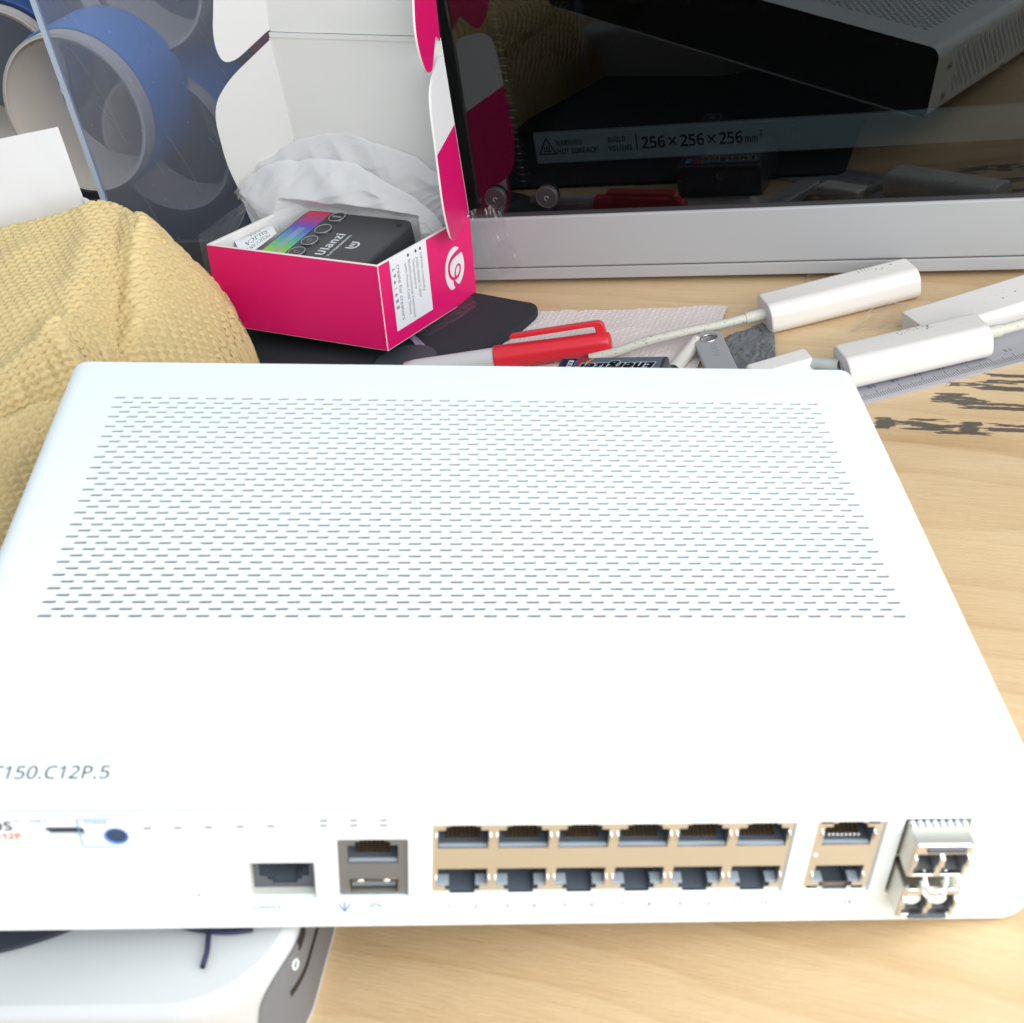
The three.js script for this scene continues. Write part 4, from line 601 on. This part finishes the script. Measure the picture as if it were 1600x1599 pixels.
// ------------------------------------------------------------------ yellow knit heap
{
  const o = thing('knit_sweater', 'heap of mustard yellow chunky knit sweater beside and under the switch', 'sweater', [-740, 0, 180]);
  const segDist = (pts, x, z) => { let best = [1e9, 0, 0]; let acc = 0; for (let i = 1; i < pts.length; i++) { const [ax, az] = pts[i - 1], [bx, bz] = pts[i], dx = bx - ax, dz = bz - az, l2 = dx * dx + dz * dz, t = clamp(((x - ax) * dx + (z - az) * dz) / l2), d = Math.hypot(x - ax - t * dx, z - az - t * dz), side = dx * (z - az) - dz * (x - ax), l = Math.sqrt(l2); if (d < best[0]) best = [d, side < 0 ? -1 : 1, acc + t * l]; acc += l; } return [...best, acc]; };
  const rim = [[-930, 118], [-860, 90], [-800, 62], [-770, 50], [-741, 60], [-721, 76], [-706, 95], [-697, 122], [-688, 150], [-686, 180], [-684, 215], [-680, 250], [-664, 285], [-652, 315], [-630, 380], [-615, 470]];
  const crease = [[-758, 92], [-744, 115], [-734, 134], [-725, 152], [-715, 176], [-708, 196]], fold2 = [[-710, 196], [-700, 184], [-696, 170], [-695, 152], [-701, 128]], fold3 = [[-800, 262], [-760, 246], [-732, 233], [-718, 216], [-710, 200]];
  const edge = [[-6, 0], [0, 0], [2.2, 22], [5, 37], [10, 50], [20, 69], [30, 85], [38, 90], [1e4, 90]];
  function height(x, z) {
    const [d0, sd] = segDist(rim, x, z), d = sd > 0 ? d0 : -d0;   // inside is positive
    const base = interp([[40, 88], [100, 88], [140, 84], [180, 79], [210, 73], [250, 64], [310, 58], [380, 55], [480, 53]], z) - 0.05 * Math.max(0, -765 - x);
    let h = base * interp(edge, d) / 90;
    const k = clamp(d / 14);
    const [c, cs, ct, cl] = segDist(crease, x, z), along = ct / cl; h -= k * (4 + 9 * sstep(0.1, 0.8, along)) * Math.exp(-(c / 8) * (c / 8)); h += k * 3.2 * Math.exp(-((c - 12) / 8) * ((c - 12) / 8));
    const [f2, , ft, fl] = segDist(fold2, x, z); h -= k * 10 * (1 - 0.7 * ft / fl) * Math.exp(-(f2 / 5) * (f2 / 5)); h += k * 4.6 * Math.exp(-((f2 - 10) / 6) * ((f2 - 10) / 6)) * (1 - 0.5 * ft / fl);
    const [f3, s3] = segDist(fold3, x, z); h -= k * (s3 > 0 ? 9 * Math.exp(-f3 / 34) * sstep(0, 5, f3) + 4 * Math.exp(-(f3 / 4) * (f3 / 4)) : -3.5 * Math.exp(-((f3 - 9) / 6) * ((f3 - 9) / 6)));
    h += k * (3.4 * noise(x / 40 + 3, z / 44) + 1.6 * noise(x / 17, z / 19 + 7));
    return Math.max(h, d > 0 ? 1.5 : -7);
  }
  const X0 = -850, X1 = -575, Z0 = 50, Z1 = 420, CX = 110, CZ = 148, cw = CX + 1;
  const cp = new Float32Array(cw * (CZ + 1)), U = new Float32Array(cp.length), V = new Float32Array(cp.length), dx = (X1 - X0) / CX, dz = (Z1 - Z0) / CZ;
  for (let j = 0; j <= CZ; j++) for (let i = 0; i < cw; i++) cp[j * cw + i] = height(X0 + i * dx, Z0 + j * dz);
  // cloth coordinates: the piece lies over the heap in one fall, its rows running across it
  const fall = new THREE.Vector3(0.50, 0.66, 0.56).normalize(), across = new THREE.Vector3(0, 1, 0).cross(fall).normalize(), down = new THREE.Vector3().crossVectors(fall, across);
  for (let j = 0; j <= CZ; j++) for (let i = 0; i < cw; i++) { const p = new THREE.Vector3(X0 + i * dx + 740, Math.max(0, cp[j * cw + i]), Z0 + j * dz - 150), x = X0 + i * dx, z = Z0 + j * dz, turn = 0.16 * sstep(-10, 30, segDist(crease, x, z)[0] * (x > -735 + (z - 120) * 0.3 ? 1 : -1)) - 0.10; const u = p.dot(across), v = p.dot(down); U[j * cw + i] = u * Math.cos(turn) - v * Math.sin(turn) + 3 * noise(x / 60, z / 60 + 9); V[j * cw + i] = u * Math.sin(turn) + v * Math.cos(turn) + 3 * noise(x / 55 + 30, z / 55); }
  const at = (A, fx, fz) => { const i = Math.min(CX - 1, Math.floor(fx)), j = Math.min(CZ - 1, Math.floor(fz)), u = fx - i, v = fz - j, k = j * cw + i; return (A[k] * (1 - u) + A[k + 1] * u) * (1 - v) + (A[k + cw] * (1 - u) + A[k + cw + 1] * u) * v; };
  const hAt = (x, z) => at(cp, (x - X0) / dx, (z - Z0) / dz);
  // knit relief: rows of interlocked loops, columns of stitches with gaps
  const SU = 4.1, SV = 3.35;
  function knit(u, v) {
    u += 0.5 * noise(u / 26, v / 26); v += 0.6 * noise(u / 24 + 40, v / 22);
    const a = u / SU, cf = a - Math.floor(a), cd = Math.min(cf, 1 - cf), row = v / SV + 0.14 * Math.cos(2 * Math.PI * a), b = row - Math.floor(row), bd = Math.min(b, 1 - b);
    const gr = Math.exp(-(bd / 0.15) * (bd / 0.15)), gc = Math.exp(-(cd / 0.12) * (cd / 0.12));
    const ply = Math.sin((u * 0.9 + (b - 0.5) * 3.2) * 4.4);
    return 2.1 - 1.6 * gr - 1.0 * gc * (0.45 + 0.55 * gr) - 0.5 * gr * gc + 0.3 * Math.sin(Math.PI * b) * Math.sin(Math.PI * cf) + 0.09 * ply * (1 - gr) + 0.12 * noise(u * 1.3, v * 1.3);
  }
  const NX = 640, NZ = 880, geo = gridGeo(NX, NZ, (s, t) => {
    const x = X0 + s * (X1 - X0), z = Z0 + t * (Z1 - Z0), fx = s * CX, fz = t * CZ, e = 1.2, y = at(cp, fx, fz);
    let nx = -(hAt(Math.min(X1 - .1, x + e), z) - hAt(Math.max(X0, x - e), z)) / (2 * e), nz = -(hAt(x, Math.min(Z1 - .1, z + e)) - hAt(x, Math.max(Z0, z - e))) / (2 * e); const l = 1 / Math.hypot(nx, 1, nz);
    const u = at(U, fx, fz), v = at(V, fx, fz), k = knit(u, v) * lerp(0.15, 1, clamp((y - 2) / 6));
    return [x + nx * l * k + 740, y + l * k, z + nz * l * k - 180, u / 12, v / 12];
  });
  const yarn = dataTex(512, (i, j) => { const n = 0.5 * noise(i / 9, j / 9) + 0.3 * noise(i / 3, j / 3) + 0.3 * noise(i / 60, j / 60), k = 0.5 + 0.5 * n; return gam([lerp(0.78, 0.90, k), lerp(0.60, 0.735, k), lerp(0.29, 0.39, k)]); }, true);
  const yarnMat = new THREE.MeshPhysicalMaterial({ map: yarn, roughness: 0.95, sheen: 0.5, sheenRoughness: 0.6, sheenColor: new THREE.Color(0.6, 0.5, 0.3), side: THREE.DoubleSide, bumpMap: grain(grainTex, 1), bumpScale: 0.00025 });
  part(o, 'knit', geo, yarnMat);
  // loose wool fibres standing off the surface
  const fp = [], fi = []; let fn = 0;
  for (let k = 0; k < 9000; k++) {
    const x = rr(-840, -640), z = rr(62, 400), y = hAt(x, z); if (y < 6) continue;
    const e = 1.5, nx = -(hAt(x + e, z) - hAt(x - e, z)) / (2 * e), nz = -(hAt(x, z + e) - hAt(x, z - e)) / (2 * e), n = new THREE.Vector3(nx, 1, nz).normalize();
    const tdir = new THREE.Vector3(rr(-1, 1), rr(-1, 1), rr(-1, 1)).projectOnPlane(n).normalize(), len = rr(1.5, 5.5), lift = rr(0.3, 1.6), side = new THREE.Vector3().crossVectors(n, tdir);
    for (let s = 0; s <= 4; s++) { const t = s / 4, p = new THREE.Vector3(x, y, z).addScaledVector(n, 0.9 + lift * Math.sin(t * 2.4)).addScaledVector(tdir, len * t).addScaledVector(side, Math.sin(t * 3 + k) * 0.5), w = 0.05 * (1 - t * 0.7); for (const [a, b] of [[-1, -0.6], [1, -0.6], [0, 1]]) fp.push(p.x + side.x * a * w + n.x * b * w + 740, p.y + side.y * a * w + n.y * b * w, p.z + side.z * a * w + n.z * b * w - 180); if (s) { const c = fn + s * 3, d = c - 3; for (let q = 0; q < 3; q++) { const r = (q + 1) % 3; fi.push(d + q, d + r, c + q, d + r, c + r, c + q); } } }
    fn += 15;
  }
  const fg = new THREE.BufferGeometry(); fg.setAttribute('position', new THREE.Float32BufferAttribute(fp, 3)); fg.setIndex(fi); fg.computeVertexNormals();
  const fm = part(o, 'fuzz', fg, std([0.85, 0.70, 0.40], 0.9)); fm.userData.kind = 'stuff';
}

// ------------------------------------------------------------------ the window that lights the table, outside the picture
{
  const w = new THREE.Group(); w.name = 'window'; w.position.copy(WIN.at); w.lookAt(WIN.to); tag(w, 'bright daylight window to the right of the table, outside the picture', 'window'); scene.add(w);
  const fr = std([0.7, 0.7, 0.7], 0.5);
  const ww = WIN.w * 1000, wh = WIN.h * 1000;
  part(w, 'frame', [box(ww + 80, 40, 40, 0, wh / 2 + 20, -30), box(ww + 80, 40, 40, 0, -wh / 2 - 20, -30), box(40, wh, 40, ww / 2 + 20, 0, -30), box(40, wh, 40, -ww / 2 - 20, 0, -30)], fr);
  const glow = new THREE.MeshStandardMaterial({ color: 0x000000, emissive: new THREE.Color(0.9, 0.95, 1), emissiveIntensity: 1 });
  part(w, 'pane', box(ww, wh, 4, 0, 0, -14), glow);
}
renderer.render(scene, camera);
